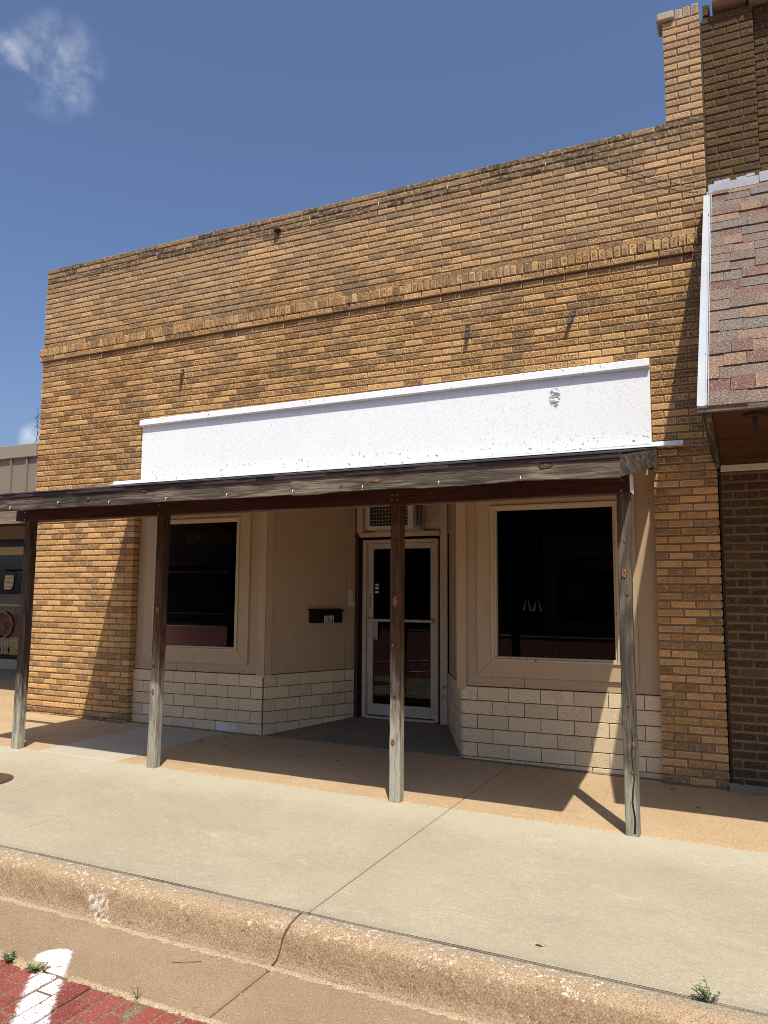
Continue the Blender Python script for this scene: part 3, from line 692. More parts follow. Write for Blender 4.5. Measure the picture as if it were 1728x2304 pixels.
# corner boards and splayed entry panels
fb('corner_board', 'tan_trim', FL, FL.L-.085, FL.L+.018, -.002, .017, ZT-.035, 2.75); fb('corner_board', 'tan_trim', EL, .001, .088, .0, .017, ZT-.035, 2.75)
fb('corner_board', 'tan_trim', FR, -.055, .045, -.002, .02, ZT-.035, 2.75); fb('corner_board', 'tan_trim', ER, .001, .05, .0, .02, ZT-.035, 2.75)
fb('panel', 'tan', EL, .0, 1.108, -.03, .004, ZT+.004, 2.75); fb('panel', 'tan', EL, 1.112, EL.L-.02, -.03, .005, ZT+.004, 2.75)
fb('panel', 'tan', ER, .0, .43, -.03, .004, ZT+.004, 2.75); fb('panel', 'tan', ER, .435, .85, -.03, .003, ZT+.004, 2.75); fb('panel', 'tan', ER, .855, ER.L-.01, -.03, .004, ZT+.004, 2.75)
fb('end_board', 'dark_red', EL, EL.L-.045, EL.L-.006, -.03, .012, .05, 2.75)
B('entry_ceiling', 'dark_red', shop, -6.06, .0, .125, 1.6, 2.752, 2.795)  # unseen ceiling, given a dark colour to cut bounce light in the entry
# back wall of the entry: transom board, header, door frame
YD = 1.22
B('transom_board', 'cream', shop, -3.62, -2.38, YD+.01, YD+.03, 2.30, 2.75, ch=.002)
B('header', 'cream', shop, -3.545, -2.50, YD-.05, YD+.009, 2.283, 2.342, ch=.004)
B('transom_post', 'cream', shop, -3.60, -3.515, YD-.03, YD+.009, 2.344, 2.75, ch=.004)
B('jamb_gap', 'black', shop, -3.615, -3.507, YD+.004, YD+.02, .1, 2.282); B('jamb_gap', 'black', shop, -2.523, -2.50, YD+.004, YD+.02, .1, 2.282)
B('side_casing', 'peel', shop, -2.506, -2.415, YD-.025, YD+.003, .11, 2.75, ch=.004)
B('jamb_board', 'dark_red', shop, -3.606, -3.572, YD-.03, YD+.003, .1, 2.282, ch=.002)
door = MB(); fx0, fx1, fz0, fz1 = -3.503, -2.526, .135, 2.25
door.box(fx0, fx0+.048, YD-.045, YD+.02, fz0, fz1, ch=.004); door.box(fx1-.045, fx1, YD-.045, YD+.02, fz0, fz1, ch=.004); door.box(fx0+.05, fx1-.047, YD-.045, YD+.02, fz1-.045, fz1, ch=.004)
door.box(fx0+.05, fx0+.066, YD-.02, YD+.02, fz0, fz1-.047, ch=.002); door.box(fx0+.048, fx1-.047, YD-.04, YD+.03, fz0-.01, fz0+.018, ch=.003)
dr = door.build('door', M['alu'], shop)
leaf = MB(); lx0, lx1, lz0, lz1 = -3.430, -2.575, .168, 2.203
leaf.box(lx0, lx0+.064, YD-.032, YD+.012, lz0, lz1, ch=.004); leaf.box(lx1-.046, lx1, YD-.032, YD+.012, lz0, lz1, ch=.004)
leaf.box(lx0+.065, lx1-.047, YD-.032, YD+.012, lz1-.065, lz1, ch=.004); leaf.box(lx0+.065, lx1-.047, YD-.032, YD+.012, lz0, .297, ch=.004)
leaf.build('door_leaf', M['alu'], dr)
B('glass', 'glass', dr, lx0+.064, lx1-.046, YD-.012, YD-.008, .297, 2.138)
mb = MB().box(-3.435, -2.565, YD-.10, YD-.07, 1.268, 1.30, ch=.006); mb.box(-3.435, -3.40, YD-.072, YD-.03, 1.262, 1.306, ch=.004); mb.box(-2.60, -2.565, YD-.072, YD-.03, 1.262, 1.306, ch=.004); mb.build('push_bar', M['bar'], dr)
mb = MB().tube([(-3.335, YD-.04, 1.262), (-3.335, YD-.085, 1.25), (-3.335, YD-.09, 1.16), (-3.335, YD-.085, 1.07), (-3.335, YD-.04, 1.058)], .012, 8); mb.box(-3.352, -3.300, YD-.036, YD-.028, 1.05, 1.27, ch=.002); mb.build('pull_handle', M['bar'], dr)
for i, zz in enumerate((1.69, 1.652, 1.605)): B('sticker', 'plate', dr, -3.346, -3.298, YD-.0145, YD-.0125, zz, zz+.028)
st = B('notice_strip', 'plate', dr, -3.418, -3.388, YD-.0345, YD-.0325, 1.425, 1.62)
mb = MB(); zz = 1.44
while zz < 1.60:
    h_ = R(.006, .018); w_ = R(.002, .010); mb.box(-3.411-w_*.2, -3.397+w_*.4, YD-.0365, YD-.0348, zz, zz+h_); zz += h_+R(.004, .008)
mb.build('print', M['ink'], dr)

# ---- nails and stain-free fasteners are part of the panels (tiny heads)
mb = MB()
for fr, us, zs in ((FL, (.10, 1.60, 1.80), (.80, 1.3, 1.8, 2.3)), (EL, (.05, .3, 1.07, 1.15), (.80, 1.30, 1.85, 2.4)), (FR, (.05, .12, 1.80), (.80, 1.4, 2.0, 2.5)), (ER, (.2, .6, 1.0), (.85, 1.6, 2.3))):
    for u_ in us:
        for z_ in zs:
            u2, z2 = u_+R(-.012, .012), z_+R(-.07, .07); mb.box(u2-.0024, u2+.0024, .003, .0215 if fr in (FL, FR) else .0180, z2-.0024, z2+.0024, xf=fr)
o = mb.build('nail_heads', M['iron'], shop); o['kind'] = 'stuff'

# ------------------------------------------------------------------ white sign band on the facade
sg = thing('sign_board', (-3, -.03, 2.98), 'long blank white painted sign band above the porch roof', 'sign')
def tl(x): return .005*(x+3)
mb = MB().box(-5.952, -.002, -.040, -.004, 2.945, 3.69, ch=.003); mb.v = [Vector((v.x, v.y, v.z+tl(v.x))) for v in mb.v]; mb.build('sign_panel', M['sign'], sg)
mb = MB(); n = 30
for i in range(n):
    x0, x1 = -5.965+5.965*i/n, -5.965+5.965*(i+1)/n
    mb.add([(x, y, z+tl(x)) for x in (x0, x1) for y, z in ((-.042, 3.645), (-.078, 3.645), (-.084, 3.655), (-.080, 3.718), (-.03, 3.738), (-.003, 3.738), (-.003, 3.645))], [(j, j+7, (j+1) % 7+7, (j+1) % 7) for j in range(7)]+([tuple(range(7))] if i == 0 else [])+([tuple(range(7, 14))[::-1]] if i == n-1 else []))
mb.build('top_moulding', M['white_trim'], sg, fix=True)
mb = MB().box(-6.40, .262, -.034, -.024, 2.925, 2.975); mb.box(-6.40, .262, -.10, -.036, 2.921, 2.926); mb.v = [Vector((v.x, v.y, v.z+R(-.0015, .0015))) for v in mb.v]; mb.build('flashing', M['white_trim'], sg)

# ------------------------------------------------------------------ timber porch roof on four posts
po = thing('porch_canopy', (-3, -1.6, .02), 'weathered timber porch roof on four square posts over the sidewalk', 'porch')
YE = -2.37
def zr(y): return 2.487+.186*(y-YE)
mb = MB().prism([(YE-.012, zr(YE)), (0-.006, zr(0)), (-.006, zr(0)-.012), (YE-.012, zr(YE)-.012)], -6.07, .035, 'yz'); mb.build('roofing_sheet', M['roofing'], po, fix=True)
# ragged roofing lip
mb = MB(); x = -6.07
while x < .035:
    w = R(.05, .25); x2 = min(x+w, .035); d = R(.004, .02); mb.box(x, x2, YE-.012-d, YE-.013, zr(YE)-.010, zr(YE)-.002+R(0, .004)); x = x2
o = mb.build('roofing_lip', M['roofing'], po)
y = YE+.02; i = 0
while y < -.02:
    y2 = min(y+.14, -.012)
    mb = MB().prism([(y+.002, zr(y)-.013), (y2-.002, zr(y2)-.013), (y2-.002, zr(y2)-.032), (y+.002, zr(y)-.032)], -6.05, .01, 'yz'); mb.build('deck_board', M['beam'], po, fix=True); y = y2
for i in range(11):
    x = -6.0+i*.5925
    MB().prism([(YE+.03, zr(YE+.03)-.033), (-.012, zr(-.012)-.033), (-.012, zr(-.012)-.17), (YE+.03, zr(YE+.03)-.15)], x-.019, x+.019, 'yz').build('rafter', M['beam'], po, fix=True)
def wavy(x0, x1, y0, y1, z0, z1, n, wob, mat, name, seed):
    rr = random.Random(seed); mb = MB(); vs = []
    for i in range(n+1):
        x = x0+(x1-x0)*i/n; b = wob*math.sin(i*.31+seed)+rr.uniform(-wob, wob)*.5
        for y, z in ((y0, z0+b), (y0, z1), (y1, z1), (y1, z0+b)): vs.append((x, y, z))
    fs = [(i*4+j, (i+1)*4+j, (i+1)*4+(j+1) % 4, i*4+(j+1) % 4) for i in range(n) for j in range(4)]+[(0, 1, 2, 3), (n*4+3, n*4+2, n*4+1, n*4)]
    return mb.add(vs, fs).build(name, M[mat], po, fix=True)
wavy(-6.06, -2.324, YE-.002, YE+.028, 2.333, 2.466, 60, .003, 'fascia', 'fascia_board', 1)
wavy(-2.321, .036, YE-.006, YE+.028, 2.333, 2.468, 44, .006, 'fascia', 'fascia_board', 4)
MB().prism([(YE+.029, zr(YE)-.018), (-.012, zr(0)-.018), (-.012, zr(0)-.17), (YE+.029, zr(YE)-.15)], .013, .045, 'yz').build('rake_board', M['fascia_end'], po, fix=True)
MB().box(-6.075, .042, YE-.016, YE-.0075, 2.447, 2.474, ch=.002).build('drip_edge', M['drip'], po)
YP = -1.654; PW = .089
wavy(-6.055, .004, YP-.040, YP-.002, 2.316, 2.458, 40, .002, 'beam', 'front_beam', 2)
wavy(-6.72, .002, YP+PW+.002, YP+PW+.04, 2.316, 2.458, 40, .002, 'beam_grey', 'back_beam', 3)
MB().box(.0055, .012, YP-.04, YP+PW+.03, 2.32, 2.45, ch=.001).build('end_trim', M['white_trim'], po)
for xb, xt, mat, seed in ((-5.995, -5.974, 'post_dark', 5), (-4.252, -4.226, 'post', 6), (-1.845, -1.832, 'post', 7), (-.092, -.093, 'post_grey', 8)):
    rr = random.Random(seed); vs = []; n = 26; c = .006
    for i in range(n+1):
        t = i/n; x = xb+(xt-xb)*t+.004*math.sin(t*5+seed); zz = (-.02+GX*xb)*(1-t)+2.46*t
        for a, b in ((c, 0), (PW-c, 0), (PW, c), (PW, PW-c), (PW-c, PW), (c, PW), (0, PW-c), (0, c)):
            e = rr.uniform(-.0018, .0018)
            vs.append((x+a+e, YP+b+rr.uniform(-.0018, .0018), zz))
    fs = [(i*8+j, i*8+(j+1) % 8, (i+1)*8+(j+1) % 8, (i+1)*8+j) for i in range(n) for j in range(8)]+[tuple(range(8))[::-1], tuple(n*8+j for j in range(8))]
    p = MB().add(vs, fs).build('post', M[mat], po, fix=True)
    # screws through the beam
    for dx, dz in (((.025, .02), (.065, .02), (.025, -.022), (.065, -.022)) if seed == 7 else ((.045, .04), (.04, -.035))):
        MB().tube([(xt+dx, YP-.0405, 2.387+dz-.02), (xt+dx, YP-.046, 2.387+dz-.02)], [.008, .005], 8).build('screw', M['screw'], po)
def knot(x, y, z, rx, rz, orange, lean=0.):
    mb = MB(); n = 14; vs = [(x, y-.004, z)]
    for rr_, d in ((.55, .0035), (1., .0)):
        for i in range(n):
            a = i*2*math.pi/n; q = rr_*R(.82, 1.12); dx = rx*q*math.cos(a); dz = rz*q*math.sin(a); vs.append((x+dx+lean*dz, y-d, z+dz))
    fs = [(0, 1+(i+1) % n, 1+i) for i in range(n)]+[(1+i, 1+(i+1) % n, 1+n+(i+1) % n, 1+n+i) for i in range(n)]
    mb.add([Vector(v) for v in vs], fs, (orange, 0, 0)); mb.t = [(orange, 1, 0)]+[(orange, .75, 0)]*n+[(orange, 0, 0)]*n; mb.build('knot', M['knot'], po, fix=True)
for x, z, rx, rz, o_ in ((-4.185, 1.44, .024, .042, 1), (-4.20, .93, .016, .022, .4), (-4.205, .70, .016, .03, .8), (-4.17, 1.15, .012, .03, .2),
                         (-1.795, 2.0, .020, .028, .15), (-1.793, 1.545, .027, .055, 1), (-1.812, 1.20, .018, .020, .75), (-1.775, 1.19, .014, .02, .2), (-1.81, .46, .018, .026, .9), (-1.80, .80, .01, .02, .2),
                         (-.052, 1.76, .024, .046, 1), (-.036, 1.62, .012, .02, .5), (-.043, 1.98, .010, .015, .5), (-.046, .86, .010, .012, .5), (-.02, .60, .012, .03, .7), (-.05, .50, .008, .022, .5), (-.03, .415, .012, .014, .35), (-5.94, 2.1, .016, .02, .1), (-5.945, 1.75, .014, .024, .1)):
    knot(x, YP-.0015, z, rx, rz, o_)
for x, z, rx, rz, o_ in ((-4.35, 2.395, .024, .020, .12), (-3.73, 2.43, .026, .018, .0), (-1.62, 2.395, .055, .014, .6), (-.42, 2.425, .05, .026, .05), (-1.9, 2.37, .012, .014, .05), (-2.65, 2.44, .02, .012, .05)):
    knot(x, YE-.0065, z, rx, rz, o_, .3)
# long drying crack in the end post
mb = MB(); vs = []
for i in range(14):
    z = .02+i*.05; x = -.092+.062+.006*math.sin(i*1.1)+R(-.003, .003); w = .006*(1-i/14)+.0012
    vs += [(x-w, YP-.0022, z), (x+w, YP-.0022, z)]
MB().add(vs, [(2*i, 2*i+1, 2*i+3, 2*i+2) for i in range(13)]).build('crack', M['black'], po)
# white cup hooks every two feet along the fascia, and the cable slung between the left ones
HX = [-5.288, -4.691, -4.101, -3.493, -2.896, -2.300, -1.722, -1.146, -.584]
for i, x in enumerate(HX):
    z = 2.352+(.02 if i == 1 else 0)
    h = MB().tube([(x, YE+.0, z+.012), (x, YE-.016, z+.012), (x+.003, YE-.026, z+.004), (x+.002, YE-.024, z-.010), (x-.002, YE-.014, z-.014)], .003, 6).build('cup_hook', M['hook'], smooth=True)
    nm = ['at the far left end of the fascia', 'second along, set higher above the sagging cable', 'where the sagging cable ends on the fascia', 'just right of the second porch post', 'left of the joint between the two fascia boards', 'right at the joint between the two fascia boards', 'directly above the third porch post', 'above the left edge of the right window', 'last before the right end of the fascia']
    tag(h, 'small white hook screwed into the fascia, '+nm[i], 'hook', 'white hooks along the porch fascia')
pts = []
for i in range(33):
    t = i/32; x = -6.05+t*(HX[2]+6.05); pts.append((x, YE-.011, 2.346-.016*math.sin(min(1, max(0, (x+5.288)/1.18))*math.pi) if x > -5.288 else 2.346+.006*math.sin(t*9)))
tag(MB().tube(pts, .004, 5).build('cable', M['drip'], smooth=True), 'thin dark cable sagging along the left porch fascia between white hooks', 'cable')

# ------------------------------------------------------------------ things on the shop front
ac = thing('air_conditioner', (-3, 1.0, 2.345), 'pale window air conditioner jutting out above the glass entry door', 'air conditioner')
ax0, ax1, ay0, ay1, az0, az1 = -3.298, -2.700, .85, 1.225, 2.346, 2.74
mb = MB(); t = .012
mb.box(ax0, ax1, ay0+.03, ay1, az0, az0+t, ch=.003); mb.box(ax0, ax1, ay0+.03, ay1, az1-t, az1, ch=.003); mb.box(ax0, ax0+t, ay0+.03, ay1, az0+t, az1-t); mb.box(ax1-t, ax1, ay0+.03, ay1, az0+t, az1-t, ch=.003)
mb.build('case', M['acwhite'], ac)
mb = MB(); mb.box(ax0, ax0+.04, ay0, ay0+.029, az0, az1, ch=.005); mb.box(ax1-.07, ax1, ay0, ay0+.029, az0, az1, ch=.005); mb.box(ax0+.041, ax1-.071, ay0, ay0+.029, az0, az0+.042, ch=.004); mb.box(ax0+.041, ax1-.071, ay0, ay0+.029, az1-.04, az1, ch=.004); mb.build('front_frame', M['acwhite'], ac)
B('coil', 'black', ac, ax0+.03, ax1-.06, ay0+.035, ay0+.05, az0+.03, az1-.03)
mb = MB()
for i in range(13): x = ax0+.055+i*.0378; mb.tube([(x, ay0+.012, az0+.04), (x, ay0+.012, az1-.04)], .0016, 4)
for i in range(8): z = az0+.065+i*.042; mb.tube([(ax0+.04, ay0+.009, z), (ax1-.07, ay0+.009, z)], .0018, 4)
mb.build('grille', M['acwhite'], ac)
B('vent_panel', 'black', ac, ax1+.0005, ax1+.002, ay0+.09, ay0+.27, az0+.05, az1-.03)
mb = MB()
for i in range(16): z = az0+.06+i*.019; mb.box(ax1+.002, ax1+.007, ay0+.085, ay0+.275, z, z+.006)
mb.box(ax1+.002, ax1+.008, ay0+.175, ay0+.183, az0+.05, az1-.03); mb.build('side_louvre', M['acwhite'], ac)

def onE(u, w, z): return EL((u, w, z-.0)) if False else EL.A+EL.t*u+EL.n*w+Vector((0, 0, z))
mbx = thing('mailbox', onE(.78, .06, 1.25), 'black wall mailbox with house number 106 in the entry recess', 'mailbox')
xf = lambda p: onE(p[0], p[1], p[2])
MB().box(.578, .995, .005, .095, 1.255, 1.392, ch=.006, xf=xf).build('body', M['mailbox'], mbx)
mb = MB().prism([(.005, 1.418), (.05, 1.415), (.098, 1.402), (.112, 1.388), (.107, 1.385), (.09, 1.394), (.005, 1.397)], .568, 1.008, 'yz'); mb.v = [xf(v) for v in mb.v]; mb.build('lid', M['mailbox'], mbx, fix=True)
mb = MB()
for i in range(3): mb.box(.735+i*.046, .778+i*.046, .0955, .0975, 1.257, 1.338, ch=.001, xf=xf)
pl_ = mb.build('number_plate', M['plate'], mbx)
for i, c in enumerate('106'):
    tcu = bpy.data.curves.new('digit', 'FONT'); tcu.body = c; tcu.size = .098; tcu.align_x = 'CENTER'; tcu.extrude = .0006; tcu.offset = .0015; tcu.materials.append(M['ink'])
    to = bpy.data.objects.new('digit_text', tcu); COL.objects.link(to); me = bpy.data.meshes.new_from_object(to.evaluated_get(bpy.context.evaluated_depsgraph_get())); bpy.data.objects.remove(to); o = bpy.data.objects.new('digit', me); COL.objects.link(o); o.parent = pl_
    pos = xf(Vector((.7565+i*.046, .0985, 1.262))); o.location = pos-WO[pl_.name]
    ang = math.atan2(EL.t.y, EL.t.x); o.rotation_euler = (math.pi/2, 0, ang); o.scale = (.62, .98, 1); reg(o, pos)
nt = thing('wall_notice', onE(1.19, .02, 1.55), 'torn pale notice with a circle and slash beside the entry door', 'notice')
mb = MB().prism([(1.125, 1.643), (1.192, 1.640), (1.205, 1.560), (1.240, 1.448), (1.135, 1.449), (1.122, 1.56)], .0055, .0085, 'xz'); mb.v = [xf(v) for v in mb.v]; mb.build('sheet', M['paper'], nt, fix=True)
ring = [(1.172+.040*math.cos(a*math.pi/12), .0095, 1.545+.047*math.sin(a*math.pi/12)) for a in range(25)]
mb = MB().tube([xf(Vector(p)) for p in ring], .0022, 4); mb.tube([xf(Vector((1.142, .0095, 1.578))), xf(Vector((1.202, .0095, 1.512)))], .0022, 4); mb.build('circle_mark', M['ink'], nt)
MB().box(1.135, 1.175, .009, .011, 1.628, 1.636, xf=xf).build('tape', M['plate'], nt)

# iron straps left from an old sign, with bolts
for x, zt_, lean, lab in ((-5.385, 4.30, -.01, 'rusty iron strap on the brick above the left end of the sign'), (-1.742, 4.315, .0, 'rusty iron strap on the brick above the sign, middle of the three'), (-.672, 4.31, -.055, 'leaning iron strap with a bright bolt, right of the three above the sign')):
    h = thing('iron_strap', (x, -.01, zt_-.14), lab, 'bracket', 'iron straps bolted to the brick wall')
    vs = [(x+dx+lean*t, y, zt_-t*.14) for t, y in ((0, -.004), (.25, -.007), (.55, -.016), (.8, -.034), (1, -.058)) for dx in (-.022, .022)]
    vs += [(a, b-.006, c) for a, b, c in vs]
    fs = []
    for i in range(4):
        p = 2*i; fs += [(p, p+1, p+3, p+2), (p+10, p+12, p+13, p+11), (p, p+2, p+12, p+10), (p+1, p+11, p+13, p+3)]
    fs += [(0, 10, 11, 1), (8, 9, 19, 18)]
    MB().add(vs, fs).build('strap', M['iron'], h, fix=True)
    MB().tube([(x+lean*.25, -.012, zt_-.04), (x+lean*.25, -.028, zt_-.045)], [.016, .012], 8).build('bolt', M['screw'], h)
# old neon cable with clips under the parapet
cb = thing('parapet_cable', (-3, -.02, 5.7), 'thin old cable clipped to the brick just below the parapet', 'cable')
cl = [(-7.72, 5.86), (-7.229, 5.822), (-6.755, 5.812), (-6.307, 5.822), (-5.843, 5.846), (-5.40, 5.830), (-4.62, 5.835), (-4.05, 5.80), (-3.60, 5.80), (-2.75, 5.835), (-1.95, 5.84), (-1.38, 5.853), (-.918, 5.845), (-.457, 5.842), (-.141, 5.60), (.233, 5.385), (.52, 5.28)]
pts = []
for (xa, za), (xb, zb) in zip(cl, cl[1:]):
    for i in range(6): t = i/6; pts.append((xa+(xb-xa)*t, -.022, za+(zb-za)*t-.02*math.sin(t*math.pi)))
MB().tube(pts, .0032, 4).build('wire', M['iron'], cb)
for x, z in cl[1:-1]:
    mb = MB().tube([(x, .0, z), (x, -.03, z)], .005, 5); mb.tube([(x, -.028, z+.018), (x, -.028, z-.022)], [.004, .007], 5); mb.build('clip', M['screw'] if R(0, 1) < .5 else M['iron'], cb)
mb = MB().tube([(-4.03, .0, 5.80), (-4.05, -.035, 5.795), (-4.08, -.055, 5.785)], [.025, .034, .022], 8); tag(mb.build('pipe_stub', M['black'], fix=True), 'black pipe stub poking out of the brick near the parapet', 'pipe')
# scraggly dead vine / wire bundle down the left corner
mb = MB()
for q in range(30):
    z = R(3.60, 4.02); x = -7.80+R(-.02, .01); mb.tube([(x, -.015, z), (x+R(-.05, .03), -.03+R(-.02, .02), z+R(-.06, .06))], .003, 4)
tag(mb.build('dead_creeper', M['iron']), 'dry dark creeper stems clinging to the left corner of the brick wall', 'creeper')

# ------------------------------------------------------------------ right neighbour: darker brick building
nb = thing('dark_brick_building', (2.5, .3, 0), 'dark olive brick building beside the tan shop at the right edge', 'building')
NB = []; NH = .0752
k = 0; z = .02
while z < 6.93:
    if z < 2.70 or z > 5.05:
        if z > 5.0: course(NB, k, z, z+NH, [(.546, .968)], .012, dirt=.25 if z > 6.5 else .1); course(NB, k+1, z, z+NH, [(.975, 2.4)], .085, dirt=.2)
        else: course(NB, k, z, z+NH, [(.552, 2.4)], .03, dirt=.7 if z < .12 else 0)
    z += NH; k += 1
put_brick(NB, .556, .618, 6.945, 7.045, .0, chip=.6, jit=.004)
NB.sort(key=lambda a: -a[0])
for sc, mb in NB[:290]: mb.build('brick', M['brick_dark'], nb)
rest = MB()
for sc, mb in NB[290:]:
    n = len(rest.v); rest.v += mb.v; rest.f += [tuple(i+n for i in f) for f in mb.f]; rest.t += mb.t
if rest.v: rest.build('brickwork', M['brick_dark'], nb)['kind'] = 'stuff'
mb = MB(); mb.box(.550, .966, .020, .3, 4.9, 6.93); mb.box(.968, 6, .093, .3, 4.9, 6.95); mb.box(.5175, .549, .022, .3, 2.70, 6.9); mb.box(.534, .5545, .05, .3, -.1, 2.69); mb.box(5.7, 6, .302, 12, -.1, 6.9); mb.box(.556, .8, .302, 12, -.1, 6.4); mb.build('mortar_wall', M['mortar_dark'], nb)
B('mortar_wall', 'mortar_low', nb, .556, 6, .039, .3, -.1, 4.898)
mb = MB(); mb.box(2.405, 6, .03, .038, -.1, 4.6); mb.box(2.405, 6, .085, .092, 4.95, 6.94); mb.build('far_wall', M['brick_dark'], nb)
for a, b in ((.640, .935), (.939, 1.7), (1.704, 2.5), (2.504, 6)): MB().box(a, b, -.075, .3, 7.005 if a < .7 else 6.975, 7.14, ch=.012).build('coping_stone', M['stone'], nb)
MB().box(.555, 6, -.03, .0, 2.672, 2.728, ch=.004).build('soffit_rail', M['white_metal'], nb)
B('roof', 'roofing', nb, .8, 5.7, .302, 12, 6.2, 6.3)

aw = thing('shingled_awning', (2.5, -1, 2.76), 'steep mottled asphalt shingle awning with white metal edge on the right', 'awning')
AX0, AX1 = .505, 6.0; YT, ZTp, YB, ZB = -.03, 5.20, -2.13, 2.765
sl_ = Vector((0, YB-YT, ZB-ZTp)); SLN = sl_.length; sd = sl_.normalized(); nn = Vector((0, sd.z, -sd.y)); nn = nn if nn.y < 0 else -nn
def onS(x, s, h): p = Vector((x, YT, ZTp))+sd*s+nn*h; return p
def sx0(s): return .548-.034*s/SLN
mb = MB(); mb.add([onS(sx0(0), 0, -.02), onS(AX1, 0, -.02), onS(AX1, SLN, -.02), onS(sx0(SLN), SLN, -.02), onS(sx0(0), 0, 0), onS(AX1, 0, 0), onS(AX1, SLN, 0), onS(sx0(SLN), SLN, 0)], [(0, 3, 2, 1), (4, 5, 6, 7), (0, 1, 5, 4), (2, 3, 7, 6), (1, 2, 6, 5), (0, 4, 7, 3)]); mb.build('deck', M['roofing'], aw)
EXP = .1418; nr = int(SLN/EXP)+1; rest = MB()
for r in range(nr):
    s1 = SLN-r*EXP+.012; s0 = max(0.02, s1-EXP-.02)
    x = sx0(s1)+.0
    first = True
    while x < AX1-.02:
        w = R(.08, .26) if first else R(.12, .26); first = False; x2 = min(x+w, AX1)
        th = R(.012, .018) if random.random() < .55 else R(.005, .008); d = R(0, .012)
        mb = rest if x > 1.75 else MB()
        q = [(x+.0008, s0, .002), (x2-.0008, s0, .002), (x2-.0008, s1-d, .004), (x+.0008, s1-d+R(-.002, .002), .004)]
        lo = [onS(*p) for p in q]; up = [onS(p[0]+R(-.001, .001), p[1], p[2]+th+(.004 if i > 1 else 0)) for i, p in enumerate(q)]
        mb.add(lo+up, [(4, 7, 6, 5), (2, 6, 7, 3), (1, 5, 6, 2), (0, 3, 7, 4)], tone=(R(0, 1), R(0, 1), 0))
        if mb is not rest: mb.build('shingle', M['shingle'], aw, fix=False)
        x = x2
rest.build('shingles', M['shingle'], aw)['kind'] = 'stuff'
# white metal edge strip down the rake, and top flashing
mb = MB()
for a, b, h in ((-.040, -.034, .03), (-.036, .010, .024), (.008, .016, .031), (.022, .026, .028)):
    P = [(sx0(.0)+a, .08, h), (sx0(0)+b, .08, h), (sx0(SLN)+b, SLN+.01, h), (sx0(SLN)+a, SLN+.01, h)]
    mb.add([onS(x, s, hh) for x, s, hh in P]+[onS(x, s, -.03) for x, s, hh in P], [(0, 1, 2, 3), (0, 4, 5, 1), (1, 5, 6, 2), (2, 6, 7, 3), (3, 7, 4, 0)])
mb.build('rake_strip', M['galv'], aw, fix=True)
mb = MB(); mb.box(.545, .955, -.045, .010, 5.195, 5.275, ch=.003); mb.box(.958, 6, -.05, .08, 5.205, 5.30, ch=.003); mb.box(.530, .585, -.075, .0, 5.125, 5.193, ch=.003); mb.build('top_flashing', M['galv'], aw)
mb = MB()
for i in range(9): x = R(.56, 1.3); mb.box(x, x+R(.02, .09), -.008, .010, 5.28+R(0, .02), 5.296+R(.004, .03), ch=.002)
mb.build('sealant_smears', M['galv'], aw)['kind'] = 'stuff'
MB().add([(.50, YB+.02, 2.755), (AX1, YB+.02, 2.755), (AX1, -.03, 2.735), (.545, -.03, 2.735)], [(0, 3, 2, 1)]).build('soffit', M['ply'], aw)
mb = MB().box(.478, 6, YB-.012, YB+.018, 2.735, 2.768, ch=.003); mb.build('soffit_edge', M['beam_grey'], aw)
MB().prism([(YB+.01, 2.77), (-.04, 2.75), (-.04, 5.12)], .498, .512, 'yz').build('end_panel', M['roofing'], aw, fix=True)
mb = MB().prism([(YB+.02, 2.755), (-.035, 2.735), (-.035, 2.705), (YB+.02, 2.73)], .515, .552, 'yz'); mb.build('edge_batten', M['fascia_end'], aw, fix=True)
fx = thing('soffit_bracket', (.80, -1.85, 2.60), 'dark stub rod on a round plate under the shingled awning', 'bracket')
MB().tube([(.80, -1.9, 2.75), (.80, -1.9, 2.735)], .07, 12).build('plate', M['iron'], fx); MB().tube([(.80, -1.9, 2.735), (.80, -1.9, 2.60)], .014, 8).build('rod', M['iron'], fx)
mb = MB().tube([(1.02, -1.55, 2.745), (1.03, -1.5, 2.715), (1.3, -1.3, 2.70), (2.2, -1.1, 2.725)], .004, 5); mb.tube([(1.03, -1.5, 2.715), (1.02, -1.45, 2.60), (1.0, -1.45, 2.52)], .0035, 5); mb.tube([(1.02, -1.45, 2.62), (1.07, -1.45, 2.63)], .003, 5); mb.tube([(1.0, -1.45, 2.53), (.95, -1.45, 2.55)], .003, 5)
tag(mb.build('loose_wire', M['iron']), 'loose dark wire dangling below the plywood soffit of the awning', 'wire')

# ------------------------------------------------------------------ left neighbour: metal fascia and recessed shop window
ln = thing('metal_fascia_shop', (-11, 1, 0), 'taupe metal panelled shop with recessed glass front at the left edge', 'building')
MB().box(-20, -7.80, -.035, .3, 3.398, 3.576, ch=.006).build('coping', M['taupe_l'], ln)
for i in range(20):
    x1 = -7.985-.3035*(i-1); x0 = x1-.3035
    if i == 0: x1 = -7.80
    MB().box(x0+.0, x1-.002, .01, .03, 2.90, 3.397).build('panel', M['taupe'], ln)
    MB().box(x0-.012, x0+.012, -.022, .0095, 2.90, 3.396, ch=.003).build('seam', M['taupe'], ln)
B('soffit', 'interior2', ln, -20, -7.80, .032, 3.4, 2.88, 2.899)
B('upper_wall', 'taupe', ln, -20, -7.8, 3.42, 3.6, 2.62, 2.88); B('roof', 'roofing', ln, -20, -7.8, .31, 12, 3.3, 3.39)
w = MB().box(-20, -7.8, 3.47, 3.475, .27, 2.31).build('window', M['glass'], ln)
mb = MB(); mb.box(-20, -7.8, 3.42, 3.5, 2.31, 2.47, ch=.006); mb.box(-20, -7.8, 3.43, 3.5, 1.30, 1.335, ch=.004); mb.box(-20, -7.8, 3.41, 3.52, .08, .27, ch=.008)
